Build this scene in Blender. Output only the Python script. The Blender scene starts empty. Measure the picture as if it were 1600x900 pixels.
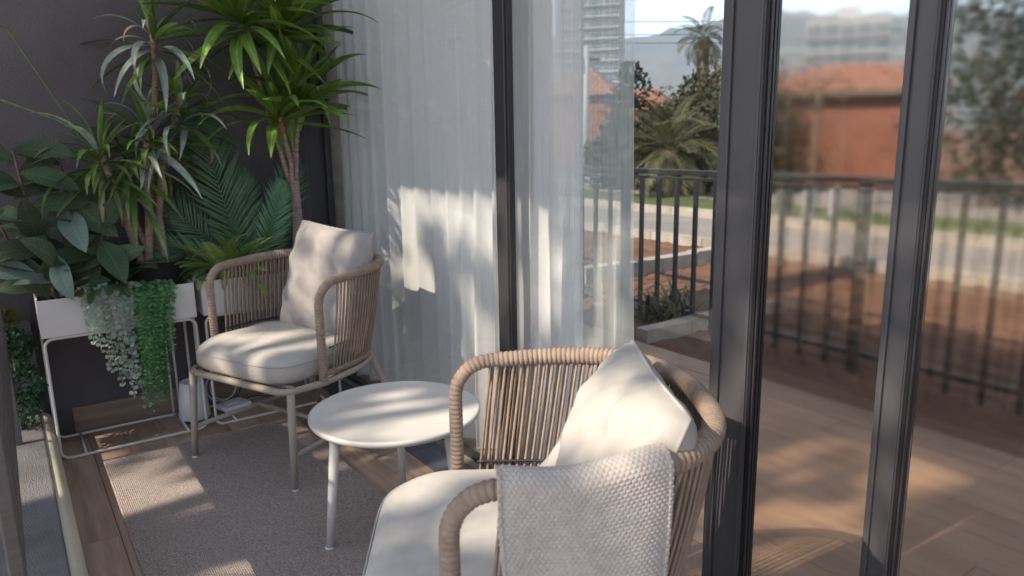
import bpy, math, random
from math import sin, cos, pi, radians as rad
from mathutils import Vector, Matrix, Quaternion
random.seed(11)
S = bpy.context.scene
COL = S.collection

# ------------------------------------------------------------------ camera
# The terrace's own axes: X runs out through the glass doors, Y along them towards the dark wall.
cam_d = bpy.data.cameras.new('camera'); cam = bpy.data.objects.new('camera', cam_d); COL.objects.link(cam)
cx = Vector((0.8199264890636982, -0.5722009917012555, -0.01750935829140272))
cy = -Vector((-0.13129832909825176, -0.1581955165067379, -0.9786393244363184))
cz = -Vector((0.5572084899816981, 0.8047112548319839, -0.2048377285537254))
m = Matrix((cx, cy, cz)).transposed().to_4x4(); m.translation = (-1.2914, -2.3150, 1.15)
cam.matrix_world = m
cam_d.sensor_width = 36; cam_d.lens = 36 * 1147 / 1600
cam_d.clip_start = 0.05; cam_d.clip_end = 9000
cam_d.dof.use_dof = True; cam_d.dof.focus_distance = 1.8; cam_d.dof.aperture_fstop = 4.8
S.camera = cam

# ------------------------------------------------------------------ light
ELEV, AZ = 38.7, 273.7
W = bpy.data.worlds.new('World'); S.world = W; W.use_nodes = True
sky = W.node_tree.nodes.new('ShaderNodeTexSky'); sky.sky_type = 'NISHITA'; sky.sun_disc = False
sky.altitude = 1500; sky.dust_density = 1.0; sky.air_density = .9; sky.sun_elevation = rad(ELEV); sky.sun_rotation = rad(AZ)
bg = W.node_tree.nodes['Background']; bg.inputs[1].default_value = 0.15
hsv = W.node_tree.nodes.new('ShaderNodeHueSaturation'); hsv.inputs['Saturation'].default_value = .48     # a pale, slightly milky sky
W.node_tree.links.new(sky.outputs[0], hsv.inputs['Color']); W.node_tree.links.new(hsv.outputs[0], bg.inputs[0])
sun_d = bpy.data.lights.new('sun', 'SUN'); sun_d.energy = 3.4; sun_d.angle = rad(0.55); sun_d.color = (1, .86, .69)
sun = bpy.data.objects.new('sun', sun_d); COL.objects.link(sun)
tosun = Vector((sin(rad(AZ)) * cos(rad(ELEV)), cos(rad(AZ)) * cos(rad(ELEV)), sin(rad(ELEV))))
sun.rotation_euler = tosun.to_track_quat('Z', 'Y').to_euler(); sun.location = (-4, 0, 6)
S.view_settings.view_transform = 'Standard'; S.view_settings.look = 'None'
S.view_settings.exposure = 1.4; S.view_settings.gamma = 1
S.cycles.transparent_max_bounces = 24; S.cycles.max_bounces = 10; S.cycles.caustics_reflective = False
S.cycles.caustics_refractive = False

# ------------------------------------------------------------------ materials
def mat(name, c, c2=None, rough=.6, ns=6., stretch=None, bump=0., bs=80., metal=0., spec=.5, rnd=0., transl=0., weave=0., detail=4., mixlo=.35, mixhi=.65, sheen=0., coat=0.):
    M = bpy.data.materials.new(name); M.use_nodes = True
    N, L = M.node_tree.nodes, M.node_tree.links
    P = N['Principled BSDF']; out = N['Material Output']
    P.inputs['Roughness'].default_value = rough; P.inputs['Metallic'].default_value = metal
    P.inputs['Specular IOR Level'].default_value = spec
    if sheen: P.inputs['Sheen Weight'].default_value = sheen
    if coat: P.inputs['Coat Weight'].default_value = coat
    tc = N.new('ShaderNodeTexCoord'); vec = tc.outputs['Object']
    oi = N.new('ShaderNodeObjectInfo')
    off = N.new('ShaderNodeVectorMath'); off.operation = 'MULTIPLY_ADD'
    L.new(oi.outputs['Random'], off.inputs[1]); off.inputs[0].default_value = (37, 51, 29); L.new(vec, off.inputs[2])
    v = off.outputs[0]
    col = None
    if c2 is not None:
        nz = N.new('ShaderNodeTexNoise'); nz.inputs['Scale'].default_value = ns; nz.inputs['Detail'].default_value = detail
        if stretch:
            mp = N.new('ShaderNodeMapping'); mp.inputs['Scale'].default_value = stretch
            L.new(v, mp.inputs[0]); L.new(mp.outputs[0], nz.inputs['Vector'])
        else: L.new(v, nz.inputs['Vector'])
        rp = N.new('ShaderNodeValToRGB'); e = rp.color_ramp.elements
        e[0].position, e[1].position = mixlo, mixhi; e[0].color, e[1].color = (*c, 1), (*c2, 1)
        L.new(nz.outputs[0], rp.inputs[0]); col = rp.outputs[0]
    if rnd:
        hs = N.new('ShaderNodeHueSaturation'); mr = N.new('ShaderNodeMapRange')
        mr.inputs['To Min'].default_value = 1 - rnd; mr.inputs['To Max'].default_value = 1 + rnd
        L.new(oi.outputs['Random'], mr.inputs[0]); L.new(mr.outputs[0], hs.inputs['Value'])
        if col: L.new(col, hs.inputs['Color'])
        else: hs.inputs['Color'].default_value = (*c, 1)
        col = hs.outputs[0]
    if col: L.new(col, P.inputs['Base Color'])
    else: P.inputs['Base Color'].default_value = (*c, 1)
    hgt = None
    if bump:
        b = N.new('ShaderNodeTexNoise'); b.inputs['Scale'].default_value = bs; b.inputs['Detail'].default_value = 3
        if stretch:
            L.new(mp.outputs[0], b.inputs['Vector'])
        else: L.new(v, b.inputs['Vector'])
        hgt = b.outputs[0]
    if weave:
        ws = []
        for d in 'XY':
            wv = N.new('ShaderNodeTexWave'); wv.bands_direction = d; wv.inputs['Scale'].default_value = weave
            wv.inputs['Distortion'].default_value = .6; wv.inputs['Detail Scale'].default_value = 3; L.new(vec, wv.inputs[0]); ws.append(wv.outputs[1])
        mm = N.new('ShaderNodeMath'); mm.operation = 'MULTIPLY'; L.new(ws[0], mm.inputs[0]); L.new(ws[1], mm.inputs[1])
        if hgt:
            ad = N.new('ShaderNodeMath'); L.new(hgt, ad.inputs[0]); L.new(mm.outputs[0], ad.inputs[1]); hgt = ad.outputs[0]
        else: hgt = mm.outputs[0]
    if hgt:
        bp = N.new('ShaderNodeBump'); bp.inputs['Strength'].default_value = bump or .4; bp.inputs['Distance'].default_value = .01
        L.new(hgt, bp.inputs['Height']); L.new(bp.outputs[0], P.inputs['Normal'])
    if transl:
        T = N.new('ShaderNodeBsdfTranslucent'); mx = N.new('ShaderNodeMixShader'); mx.inputs[0].default_value = transl
        if col: L.new(col, T.inputs[0])
        else: T.inputs[0].default_value = (*c, 1)
        L.new(P.outputs[0], mx.inputs[1]); L.new(T.outputs[0], mx.inputs[2]); L.new(mx.outputs[0], out.inputs[0])
    return M

def veins(M, side, rib, pitch=0., amt=1.6):
    """a paler midrib and, if pitch is set, slanting side veins, in the leaf's own coordinates"""
    N, L = M.node_tree.nodes, M.node_tree.links; P = N['Principled BSDF']
    src = P.inputs['Base Color'].links[0].from_socket
    tc = N.new('ShaderNodeTexCoord'); sx = N.new('ShaderNodeSeparateXYZ'); L.new(tc.outputs['Object'], sx.inputs[0])
    def mth(op, a, b=None):
        n = N.new('ShaderNodeMath'); n.operation = op
        for k, q in enumerate((a, b)):
            if q is None: continue
            if isinstance(q, (int, float)): n.inputs[k].default_value = q
            else: L.new(q, n.inputs[k])
        return n.outputs[0]
    ax = mth('ABSOLUTE', sx.outputs[0]); line = mth('LESS_THAN', ax, rib)
    if pitch:
        v = mth('FRACT', mth('DIVIDE', mth('SUBTRACT', sx.outputs[1], mth('MULTIPLY', ax, side)), pitch)); line = mth('MAXIMUM', line, mth('MULTIPLY', mth('LESS_THAN', v, .14), .6))
    mx = N.new('ShaderNodeMix'); mx.data_type = 'RGBA'; mx.blend_type = 'MULTIPLY'; L.new(line, mx.inputs[0]); L.new(src, mx.inputs[6]); mx.inputs[7].default_value = (amt, amt, amt * .9, 1)
    for l in list(src.links):
        if l.to_node != mx: s_ = l.to_socket; L.new(mx.outputs[2], s_)

def glass_mat(name, tint, hazy=0.):
    M = bpy.data.materials.new(name); M.use_nodes = True
    N, L = M.node_tree.nodes, M.node_tree.links; N.remove(N['Principled BSDF'])
    t = N.new('ShaderNodeBsdfTransparent'); t.inputs[0].default_value = (*tint, 1)
    g = N.new('ShaderNodeBsdfGlossy'); g.inputs['Roughness'].default_value = .0 if not hazy else .03
    fr = N.new('ShaderNodeFresnel'); ge = N.new('ShaderNodeNewGeometry'); mr = N.new('ShaderNodeMapRange')
    ior = 1.14 if hazy else 1.45; mr.inputs['To Min'].default_value = ior; mr.inputs['To Max'].default_value = 1 / ior
    L.new(ge.outputs['Backfacing'], mr.inputs[0]); L.new(mr.outputs[0], fr.inputs[0])
    mx = N.new('ShaderNodeMixShader'); L.new(fr.outputs[0], mx.inputs[0]); L.new(g.outputs[0], mx.inputs[2])
    if hazy:
        r = N.new('ShaderNodeBsdfRefraction'); r.inputs['Color'].default_value = (*tint, 1); r.inputs['Roughness'].default_value = hazy; r.inputs['IOR'].default_value = 1.06
        m2 = N.new('ShaderNodeMixShader'); m2.inputs[0].default_value = .8
        L.new(t.outputs[0], m2.inputs[1]); L.new(r.outputs[0], m2.inputs[2]); L.new(m2.outputs[0], mx.inputs[1])
    else: L.new(t.outputs[0], mx.inputs[1])
    L.new(mx.outputs[0], N['Material Output'].inputs[0]); return M

def sheer_mat(name, c, fac):
    M = bpy.data.materials.new(name); M.use_nodes = True
    N, L = M.node_tree.nodes, M.node_tree.links; N.remove(N['Principled BSDF'])
    t = N.new('ShaderNodeBsdfTransparent'); t.inputs[0].default_value = (.97, .98, .98, 1)
    d = N.new('ShaderNodeBsdfDiffuse'); d.inputs[0].default_value = (*c, 1)
    u = N.new('ShaderNodeBsdfTranslucent'); u.inputs[0].default_value = (*c, 1)
    m1 = N.new('ShaderNodeMixShader'); m1.inputs[0].default_value = .26; L.new(d.outputs[0], m1.inputs[1]); L.new(u.outputs[0], m1.inputs[2])
    m2 = N.new('ShaderNodeMixShader'); L.new(t.outputs[0], m2.inputs[1]); L.new(m1.outputs[0], m2.inputs[2]); L.new(m2.outputs[0], N['Material Output'].inputs[0])
    # thread density varies along the weave
    tc = N.new('ShaderNodeTexCoord'); mp = N.new('ShaderNodeMapping'); mp.inputs['Scale'].default_value = (1, 60, 1.5)
    nz = N.new('ShaderNodeTexNoise'); nz.inputs['Scale'].default_value = 3; L.new(tc.outputs['Object'], mp.inputs[0]); L.new(mp.outputs[0], nz.inputs['Vector'])
    mr = N.new('ShaderNodeMapRange'); mr.inputs['To Min'].default_value = fac - .1; mr.inputs['To Max'].default_value = fac + .1
    L.new(nz.outputs[0], mr.inputs[0]); L.new(mr.outputs[0], m2.inputs[0]); return M

MT = dict(
    stucco=mat('dark_stucco', (.078, .068, .075), (.115, .103, .109), .9, 2.2, bump=.55, bs=170),
    plinth=mat('grey_stucco', (.15, .145, .155), (.19, .185, .19), .9, 5, bump=.6, bs=190),
    kerb=mat('kerb_stucco', (.115, .108, .112), (.16, .15, .155), .9, 7, bump=.7, bs=220),
    cream=mat('cream_paint', (.55, .49, .38), (.62, .56, .44), .5, 4),
    wood=mat('wood_tile', (.29, .20, .15), (.40, .29, .225), .55, 3, (14, 1.1, 14), .12, 9, rnd=.22),
    bounce=mat('pale_bounce_paving', (.50, .45, .39), (.58, .53, .47), .85, 2),
    slate=mat('slate_tile', (.075, .08, .10), (.11, .115, .145), .5, 3, (14, 1.1, 14), .12, 9, rnd=.12),
    grout=mat('grout', (.10, .09, .085), None, .9),
    skirt=mat('skirting_wood', (.20, .145, .11), (.27, .20, .155), .6, 3, (1.2, 14, 14), .1, 9),
    paving=mat('paving_tile', (.30, .175, .11), (.40, .25, .165), .7, 3, (5, .8, 5), .15, 7, rnd=.10),
    rug=mat('rug_weave', (.33, .26, .235), (.54, .45, .41), .95, 150, bump=.8, bs=260, weave=55, detail=3, mixlo=.38, mixhi=.62, sheen=.1),
    rope=mat('taupe_rope', (.25, .182, .138), (.32, .242, .188), .8, 40, bump=.35, bs=500),
    metal=mat('taupe_metal', (.34, .29, .245), None, .45, bump=.04, bs=300),
    white_metal=mat('white_metal', (.57, .55, .515), (.60, .58, .545), .42, 9, bump=.03, bs=300),
    wire=mat('white_wire', (.66, .64, .61), None, .4),
    fabric=mat('seat_fabric', (.42, .395, .365), (.47, .445, .41), .92, 30, bump=.25, bs=420, weave=180, sheen=.15),
    fabric2=mat('grey_fabric', (.295, .27, .255), (.335, .31, .295), .95, 30, bump=.3, bs=420, weave=180, sheen=.15),
    fabric3=mat('ivory_fabric', (.385, .355, .32), (.42, .39, .355), .92, 30, bump=.2, bs=420, weave=180, sheen=.15),
    knit=mat('knit_wool', (.385, .345, .315), (.455, .41, .375), .95, 60, bump=.3, bs=700, sheen=.3),
    trough=mat('planter_paint', (.70, .67, .65), (.74, .71, .69), .55, 6, bump=.05, bs=300),
    soil=mat('compost', (.035, .025, .02), (.07, .05, .038), .95, 40, bump=.9, bs=120),
    pot=mat('black_pot', (.022, .02, .022), (.03, .028, .03), .6, 20, bump=.1, bs=200),
    plastic=mat('white_plastic', (.72, .73, .76), None, .35),
    cable=mat('black_cable', (.03, .03, .03), None, .5), wcable=mat('white_cable', (.6, .6, .6), None, .5),
    frame=mat('anthracite_frame', (.060, .057, .062), (.07, .067, .072), .42, 4, bump=.03, bs=200),
    frame2=mat('dark_frame', (.035, .033, .037), None, .4), gasket=mat('rubber_gasket', (.012, .011, .011), None, .5),
    rail=mat('black_iron', (.02, .024, .026), (.035, .038, .04), .45, 30, bump=.1, bs=150),
    slat=mat('brown_slat', (.075, .062, .062), (.10, .085, .083), .55, 6, (1, 1, 20)),
    stone=mat('jamb_stone', (.22, .19, .15), (.30, .26, .21), .85, 14, bump=.4, bs=90),
    ceil=mat('white_soffit', (.72, .71, .69), None, .9),
    pier=mat('pier_render', (.24, .235, .24), (.28, .275, .28), .9, 3, bump=.3, bs=120),
    glass=glass_mat('clear_glass', (.95, .965, .96)), hazy=glass_mat('hazy_glass', (.90, .89, .86), .20),
    sheer=sheer_mat('sheer_voile', (.87, .84, .83), .84), sheer2=sheer_mat('thin_voile', (.86, .88, .86), .42),
    # plants
    ficus=mat('rubber_leaf', (.035, .06, .034), (.065, .095, .05), .6, 9, rnd=.35, transl=.08, spec=.2),
    ficus_pale=mat('rubber_leaf_pale', (.09, .14, .11), (.14, .19, .165), .6, 9, rnd=.25, transl=.1),
    ficus_stem=mat('rubber_stem', (.10, .05, .045), (.14, .075, .06), .6, 20),
    drac=mat('dracaena_leaf', (.085, .15, .04), (.16, .24, .06), .42, 5, (8, 1, 8), rnd=.4, transl=.25),
    drac_pale=mat('dracaena_leaf_pale', (.19, .24, .20), (.30, .35, .30), .45, 6, (8, 1, 8), rnd=.3, transl=.2),
    drac_dry=mat('dracaena_leaf_dry', (.30, .22, .13), (.42, .33, .22), .7, 6, rnd=.2, transl=.2),
    trunk=mat('cane_bark', (.25, .17, .125), (.38, .28, .21), .85, 14, (2, 2, 12), .5, 30),
    trunk2=mat('pink_cane_bark', (.22, .14, .125), (.42, .30, .27), .8, 12, (2, 2, 14), .5, 30),
    tall=mat('broad_dracaena_leaf', (.085, .17, .03), (.18, .28, .05), .35, 5, (9, 1, 9), rnd=.4, transl=.28),
    palm=mat('palm_leaflet', (.055, .14, .065), (.09, .19, .09), .4, 5, rnd=.3, transl=.2),
    palm_stem=mat('palm_stem', (.10, .13, .05), None, .5),
    fern=mat('fern_leaf', (.22, .32, .07), (.32, .42, .12), .55, 8, rnd=.3, transl=.3),
    fern_dark=mat('fern_leaf_dark', (.055, .11, .035), (.09, .15, .05), .55, 8, rnd=.3, transl=.25),
    moss=mat('mossy_leaf', (.075, .085, .015), (.12, .125, .025), .7, 20, rnd=.2, transl=.2),
    euca=mat('eucalyptus_leaf', (.30, .38, .31), (.43, .50, .42), .6, 20, rnd=.2, transl=.15),
    trail=mat('trailing_leaf', (.09, .25, .08), (.15, .35, .13), .5, 30, rnd=.25, transl=.25),
    box=mat('boxwood_leaf', (.02, .07, .03), (.035, .10, .04), .5, 30, transl=.15),
    orange=mat('orange_sheath', (.50, .10, .03), None, .5),
    # garden
    earth=mat('garden_earth', (.10, .046, .025), (.16, .08, .046), .95, 2.2, bump=1, bs=26),
    road=mat('pale_asphalt', (.20, .175, .16), (.25, .22, .20), .9, 1.5, bump=.3, bs=60),
    kstone=mat('kerb_stone', (.27, .235, .195), (.35, .31, .265), .85, 6, bump=.4, bs=40, rnd=.12),
    lawn=mat('lawn_green', (.05, .072, .014), (.085, .105, .026), .9, 4, bump=.5, bs=60),
    brick=mat('orange_brick', (.155, .060, .038), (.21, .085, .055), .85, 3, bump=.3, bs=30),
    rooft=mat('clay_roof', (.17, .075, .05), (.24, .11, .075), .8, 5, bump=.5, bs=20),
    conc=mat('pale_render', (.34, .34, .345), (.40, .40, .405), .8, .2),
    blueglass=mat('window_glass', (.10, .15, .19), None, .15),
    bushA=mat('olive_foliage', (.028, .034, .012), (.062, .064, .024), .7, 3, transl=.2),
    bushB=mat('dark_foliage', (.014, .022, .011), (.032, .042, .018), .7, 3, transl=.15),
    bushC=mat('rusty_foliage', (.11, .07, .045), (.18, .12, .08), .8, 3, transl=.2),
    gpalm=mat('date_palm_leaf', (.05, .055, .02), (.11, .105, .045), .6, 3, rnd=.3, transl=.2),
    bark=mat('tree_bark', (.09, .065, .05), (.14, .105, .08), .9, 9, bump=.6, bs=40),
    hill=mat('hill_scrub', (.075, .075, .06), (.12, .11, .085), .95, .01),
    bin=mat('dark_bin', (.03, .035, .04), None, .5), gpost=mat('grey_concrete', (.33, .34, .35), None, .8),
    shade_leaf=mat('shade_tree_leaf', (.05, .09, .03), (.08, .13, .04), .6, 3, transl=.2),
)

veins(MT['ficus'], .8, .0013, .017, 1.7); veins(MT['ficus_pale'], .8, .0013, .017, 1.35); veins(MT['tall'], 0, .0022, 0, 1.7); veins(MT['drac_pale'], 0, .0015, 0, 1.4)
# ------------------------------------------------------------------ mesh helpers
class MB:
    def __init__(s): s.v = []; s.f = []
    def add(s, vs, fs):
        o = len(s.v); s.v += [tuple(v) for v in vs]; s.f += [tuple(i + o for i in f) for f in fs]; return s
    def box(s, x0, x1, y0, y1, z0, z1):
        return s.add([(x0, y0, z0), (x1, y0, z0), (x1, y1, z0), (x0, y1, z0), (x0, y0, z1), (x1, y0, z1), (x1, y1, z1), (x0, y1, z1)],
                     [(3, 2, 1, 0), (4, 5, 6, 7), (0, 1, 5, 4), (1, 2, 6, 5), (2, 3, 7, 6), (3, 0, 4, 7)])
    def tube(s, pts, r, n=8, cap=True):
        pts = [Vector(p) for p in pts]; k = len(pts); rr = r if isinstance(r, (list, tuple)) else [r] * k
        t0 = (pts[1] - pts[0]).normalized(); nrm = t0.orthogonal().normalized(); o = len(s.v)
        for i, p in enumerate(pts):
            t = (pts[min(i + 1, k - 1)] - pts[max(i - 1, 0)]).normalized()
            nrm = (nrm - t * nrm.dot(t)); nrm = nrm.normalized() if nrm.length > 1e-6 else t.orthogonal().normalized()
            bn = t.cross(nrm)
            for j in range(n):
                a = 2 * pi * j / n; s.v.append(tuple(p + (nrm * cos(a) + bn * sin(a)) * rr[i]))
        for i in range(k - 1):
            for j in range(n):
                j2 = (j + 1) % n; s.f.append((o + i * n + j, o + i * n + j2, o + (i + 1) * n + j2, o + (i + 1) * n + j))
        if cap:
            s.f.append(tuple(o + j for j in range(n))[::-1]); s.f.append(tuple(o + (k - 1) * n + j for j in range(n)))
        return s
    def lathe(s, prof, n=32, c=(0, 0)):
        o = len(s.v); k = len(prof)
        for r, z in prof:
            for j in range(n): a = 2 * pi * j / n; s.v.append((c[0] + r * cos(a), c[1] + r * sin(a), z))
        for i in range(k - 1):
            for j in range(n): j2 = (j + 1) % n; s.f.append((o + i * n + j, o + i * n + j2, o + (i + 1) * n + j2, o + (i + 1) * n + j))
        return s
    def grid(s, rows):
        o = len(s.v); n = len(rows[0])
        for r in rows: s.v += [tuple(p) for p in r]
        for i in range(len(rows) - 1):
            for j in range(n - 1): s.f.append((o + i * n + j, o + i * n + j + 1, o + (i + 1) * n + j + 1, o + (i + 1) * n + j))
        return s
    def mesh(s, name, m, smooth=True):
        me = bpy.data.meshes.new(name); me.from_pydata(s.v, [], s.f); me.materials.append(MT[m] if isinstance(m, str) else m)
        if smooth: me.polygons.foreach_set('use_smooth', [True] * len(me.polygons))
        me.update(); return me
    def obj(s, name, m, parent=None, smooth=True, bevel=0., loc=None):
        return link(name, s.mesh(name, m, smooth), parent, loc, bevel)

def link(name, me, parent=None, loc=None, bevel=0.):
    o = bpy.data.objects.new(name, me); COL.objects.link(o)
    if parent: o.parent = parent
    if loc: o.location = loc
    if bevel:
        b = o.modifiers.new('bevel', 'BEVEL'); b.width = bevel; b.segments = 2; b.limit_method = 'ANGLE'
    return o
def box(name, m, dims, parent=None, bevel=0.):
    return MB().box(*dims).obj(name, m, parent, False, bevel)
def tag(o, label=None, cat=None, group=None, kind=None):
    for k, v in (('label', label), ('category', cat), ('group', group), ('kind', kind)):
        if v: o[k] = v
    return o
def thing(name, label, cat, loc=(0, 0, 0), rz=0., group=None, kind=None):
    o = bpy.data.objects.new(name, None); COL.objects.link(o); o.location = loc; o.rotation_euler = (0, 0, rz); o.empty_display_size = .1
    return tag(o, label, cat, group, kind)
def copy_tree(o, parent=None):
    c = o.copy(); COL.objects.link(c)
    if parent: c.parent = parent
    for ch in list(o.children): copy_tree(ch, c)
    return c
def lerp(a, b, t): return a + (b - a) * t
def U(a, b): return random.uniform(a, b)

# ================================================================== SETTING
floor = tag(box('terrace_floor', 'grout', (-1.26, .05, -4.2, 1.0, -.15, -.006)), kind='structure')
def plank_field(parent, m, x0, x1, wx, y0, y1, ly, gap=.0022, th=.02, stagger=.37):
    meshes = {}
    k = 0; x = x0
    while x < x1 - .01:
        w = min(wx, x1 - x); y = y0 - (k * stagger % 1) * ly
        while y < y1 - .02:
            a, b = max(y, y0), min(y + ly, y1)
            if b - a > .03:
                key = (round(w, 3), round(b - a, 3))
                if key not in meshes: meshes[key] = MB().box(gap / 2, w - gap / 2, gap / 2, b - a - gap / 2, -th, 0).mesh('plank', m, False)
                o = link('plank', meshes[key], parent, (x, a, U(-.0006, .0006)))
            y += ly
        x += wx; k += 1
plank_field(floor, 'wood', -1.245, -.165, .12, -2.7, .985, .9)
plank_field(floor, 'slate', -.165, -.045, .12, -2.7, .985, .9)
box('threshold', 'stone', (-.043, .05, -4.2, 1.05, -.03, .004), floor)
paving = tag(box('paving', 'grout', (.05, 1.55, -5.2, 3.2, -.2, -.008)), kind='structure')
plank_field(paving, 'paving', .052, 1.55, .1665, -4.4, 3.2, 1.5)

# ground sheet to the horizon, a little lower than the beds
g = MB(); R_ = [0, 8, 20, 60, 200, 700, 2500, 4200]
g.lathe([(r if r else .01, -.30 if r < 9 else -.42 if r < 30 else -1.2 if r < 100 else -3) for r in R_], 48)
tag(g.obj('ground', 'earth', None), kind='structure')
tag(box('bounce_ground', 'bounce', (-9, -1.505, -8, 6, -.25, -.06)), kind='structure')  # unseen pale ground, added to bounce sunlight up into the shaded terrace
# planted bed between paving and road, lightly lumpy
def bed(name, m, x0, x1, y0, y1, z, amp, nx, ny):
    rows = []
    for i in range(ny + 1):
        y = lerp(y0, y1, i / ny)
        rows.append([(lerp(x0, x1, j / nx), y, z + amp * (sin(x0 + j * 1.7 + i * .6) * sin(i * 1.3 + j * .4) + U(-.6, .6))) for j in range(nx + 1)])
    return MB().grid(rows).obj(name, m)
tag(bed('soil_bed', 'earth', 1.55, 4.62, -6, 14, -.03, .018, 60, 220), kind='structure')
tag(box('road', 'road', (4.78, 6.65, -14, 30, -.25, -.03)), kind='structure')
tag(bed('lawn', 'lawn', 6.8, 8.75, -14, 30, .0, .01, 12, 160), kind='structure')
tag(box('footpath', 'road', (8.9, 12.4, -14, 40, -.25, -.01)), kind='structure')
# kerb stones
def kerb_run(label, cat_group, pts, n, w, h, z0):
    t = thing('stone_kerb', label, 'kerb', (pts[0][0], pts[0][1], 0))
    a, b = Vector(pts[0]), Vector(pts[1]); d = (b - a); L = d.length / n; ang = math.atan2(d.y, d.x)
    me = MB().box(.004, L - .004, -w / 2, w / 2, z0, h).mesh('kerbstone', 'kstone', False)
    for i in range(n):
        o = link('kerbstone', me, t, (d.x * i / n, d.y * i / n, U(-.006, .006))); o.rotation_euler = (0, 0, ang)
    return t
kerb_run('pale stone kerb running along the near edge of the road', '', ((4.70, -9), (4.70, 16)), 34, .14, .06, -.2)
kerb_run('pale stone kerb crossing the soil bed from path to road', '', ((2.45, 2.12), (4.62, 2.12)), 5, .13, .09, -.2)
kerb_run('low stone kerb beside the grassy plant at the foot of the railing', '', ((1.62, .60), (2.75, .60)), 3, .09, .05, -.2)
kerb_run('far stone kerb between the road and the lawn', '', ((6.73, -12), (6.73, 24)), 40, .12, .08, -.2)

# dark wall behind the plants, with skirting
wall = thing('garden_wall', 'dark grey stucco wall behind the plants', 'wall', (0, 1.0, 0), kind='thing')
box('wall_face', 'stucco', (-2.7, -.12, 0, .2, -.1, 2.6), wall)
box('skirting_board', 'skirt', (-1.16, -.122, -.014, -.001, .001, .105), wall)
box('wall_plinth', 'plinth', (-2.7, -1.255, -.03, -.001, -.1, .485), wall)
pier = thing('house_pier', 'grey rendered house wall seen through the sheer curtain', 'wall', (0, 1.15, 0), kind='thing')
box('pier_face', 'pier', (.14, 1.42, 0, .3, -.1, 3.2), pier)
box('jamb_stone', 'stone', (.02, .138, -.02, .28, -.1, 3.0), pier)
jamb = thing('door_jamb', 'black metal door jamb at the end of the dark wall', 'door jamb', (-.05, 1.09, 0), kind='thing')
box('jamb_post', 'frame2', (-.065, .06, -.03, .10, 0, 2.45), jamb)
box('jamb_lip', 'frame', (-.068, -.05, -.045, -.031, 0, 2.45), jamb)
roof = tag(box('roof', 'ceil', (-1.99, -1.1, -4.6, 1.2, 2.6, 2.82)), kind='structure')

# low kerb wall on the open side, with its cream edging
kw = thing('low_wall', 'speckled grey low wall with cream rounded edging by the rug', 'low wall', (-1.5, 0, 0), kind='thing')
box('coping', 'kerb', (0, .232, -2.9, .965, -.1, .13), kw, .006)
cq = MB(); prof = [(.232, .122), (.243, .121), (.256, .114), (.265, .10), (.269, .08), (.270, .0)]
cq.grid([[(x, y, z) for x, z in prof] for y in (-2.9, -1.5, 0, .96)]); cq.obj('cream_edging', 'cream', kw)

# slatted balustrade on the kerb
bal = thing('slatted_balustrade', 'brown slatted balustrade standing on the low grey wall', 'balustrade', (-1.345, .62, .13))
MB().box(-.011, .011, -.012, .012, 0, .64).obj('post', 'slat', bal, False, .003)
MB().box(-.011, .011, -1.634, -1.61, 0, .64).obj('post', 'slat', bal, False, .003)
sm = MB().box(-.008, .008, -1.6095, -.0125, 0, .040).mesh('slat', 'slat', False)
for i in range(6): link('slat', sm, bal, (0, 0, .275 + i * .0525))
MB().box(-.0085, .0085, -1.64, .012, .6405, .652).obj('top_rail', 'slat', bal, False, .004)

# ------------------------------------------------------------------ sliding glass doors
def door(label, x, y0, y1, st0, st1, t, gl, group='sliding glass door panels', mat_='frame', gask0=True):
    d = thing('sliding_door', label, 'glass door', (x, y0, 0), group=group); w = y1 - y0
    if st0: box('stile', mat_, (-t / 2, t / 2, 0, st0, .012, 2.35), d, .003)
    if st1: box('stile', mat_, (-t / 2, t / 2, w - st1, w, .012, 2.35), d, .003)
    if gask0 and st0:
        box('gasket', 'gasket', (-t / 2 + .004, t / 2 - .004, -.006, -.0005, .012, 2.35), d)
        for q in (-t / 4, 0, t / 4): box('brush_seal', 'frame2', (q - .003, q + .003, -.010, -.0065, .012, 2.35), d)
    if st0 and mat_ == 'frame':
        box('edge_profile', mat_, (-t / 2 - .007, -t / 2 - .0005, st0 * .74, st0 - .001, .012, 2.35), d, .002)
        box('edge_profile', mat_, (-t / 2 - .004, -t / 2 - .0005, .002, st0 * .10, .012, 2.35), d, .001)
    box('top_rail', mat_, (-t / 2, t / 2, st0 + .0005, w - st1 - .0005, 2.28, 2.35), d)
    box('bottom_rail', mat_, (-t / 2, t / 2, st0 + .0005, w - st1 - .0005, .006, .022), d)
    box('pane', gl, (-.003, .003, st0 + .001, w - st1 - .001, .0225, 2.279), d)
    return d
door('glass door panel between the black jamb and the centre stile', 0, -.450, 1.055, .058, .02, .03, 'glass', mat_='frame2')
door('clear glass door panel between the centre stile and the thick grey stile', .0, -1.365, -.452, .098, .0, .046, 'glass')
door('hazy glass door panel between the thick and the thin grey stile', .0, -1.692, -1.378, .048, .0, .036, 'hazy')
door('hazy glass door panel nearest the camera beyond the thin grey stile', .0, -3.2, -1.704, .06, .0, .036, 'hazy')

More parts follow.
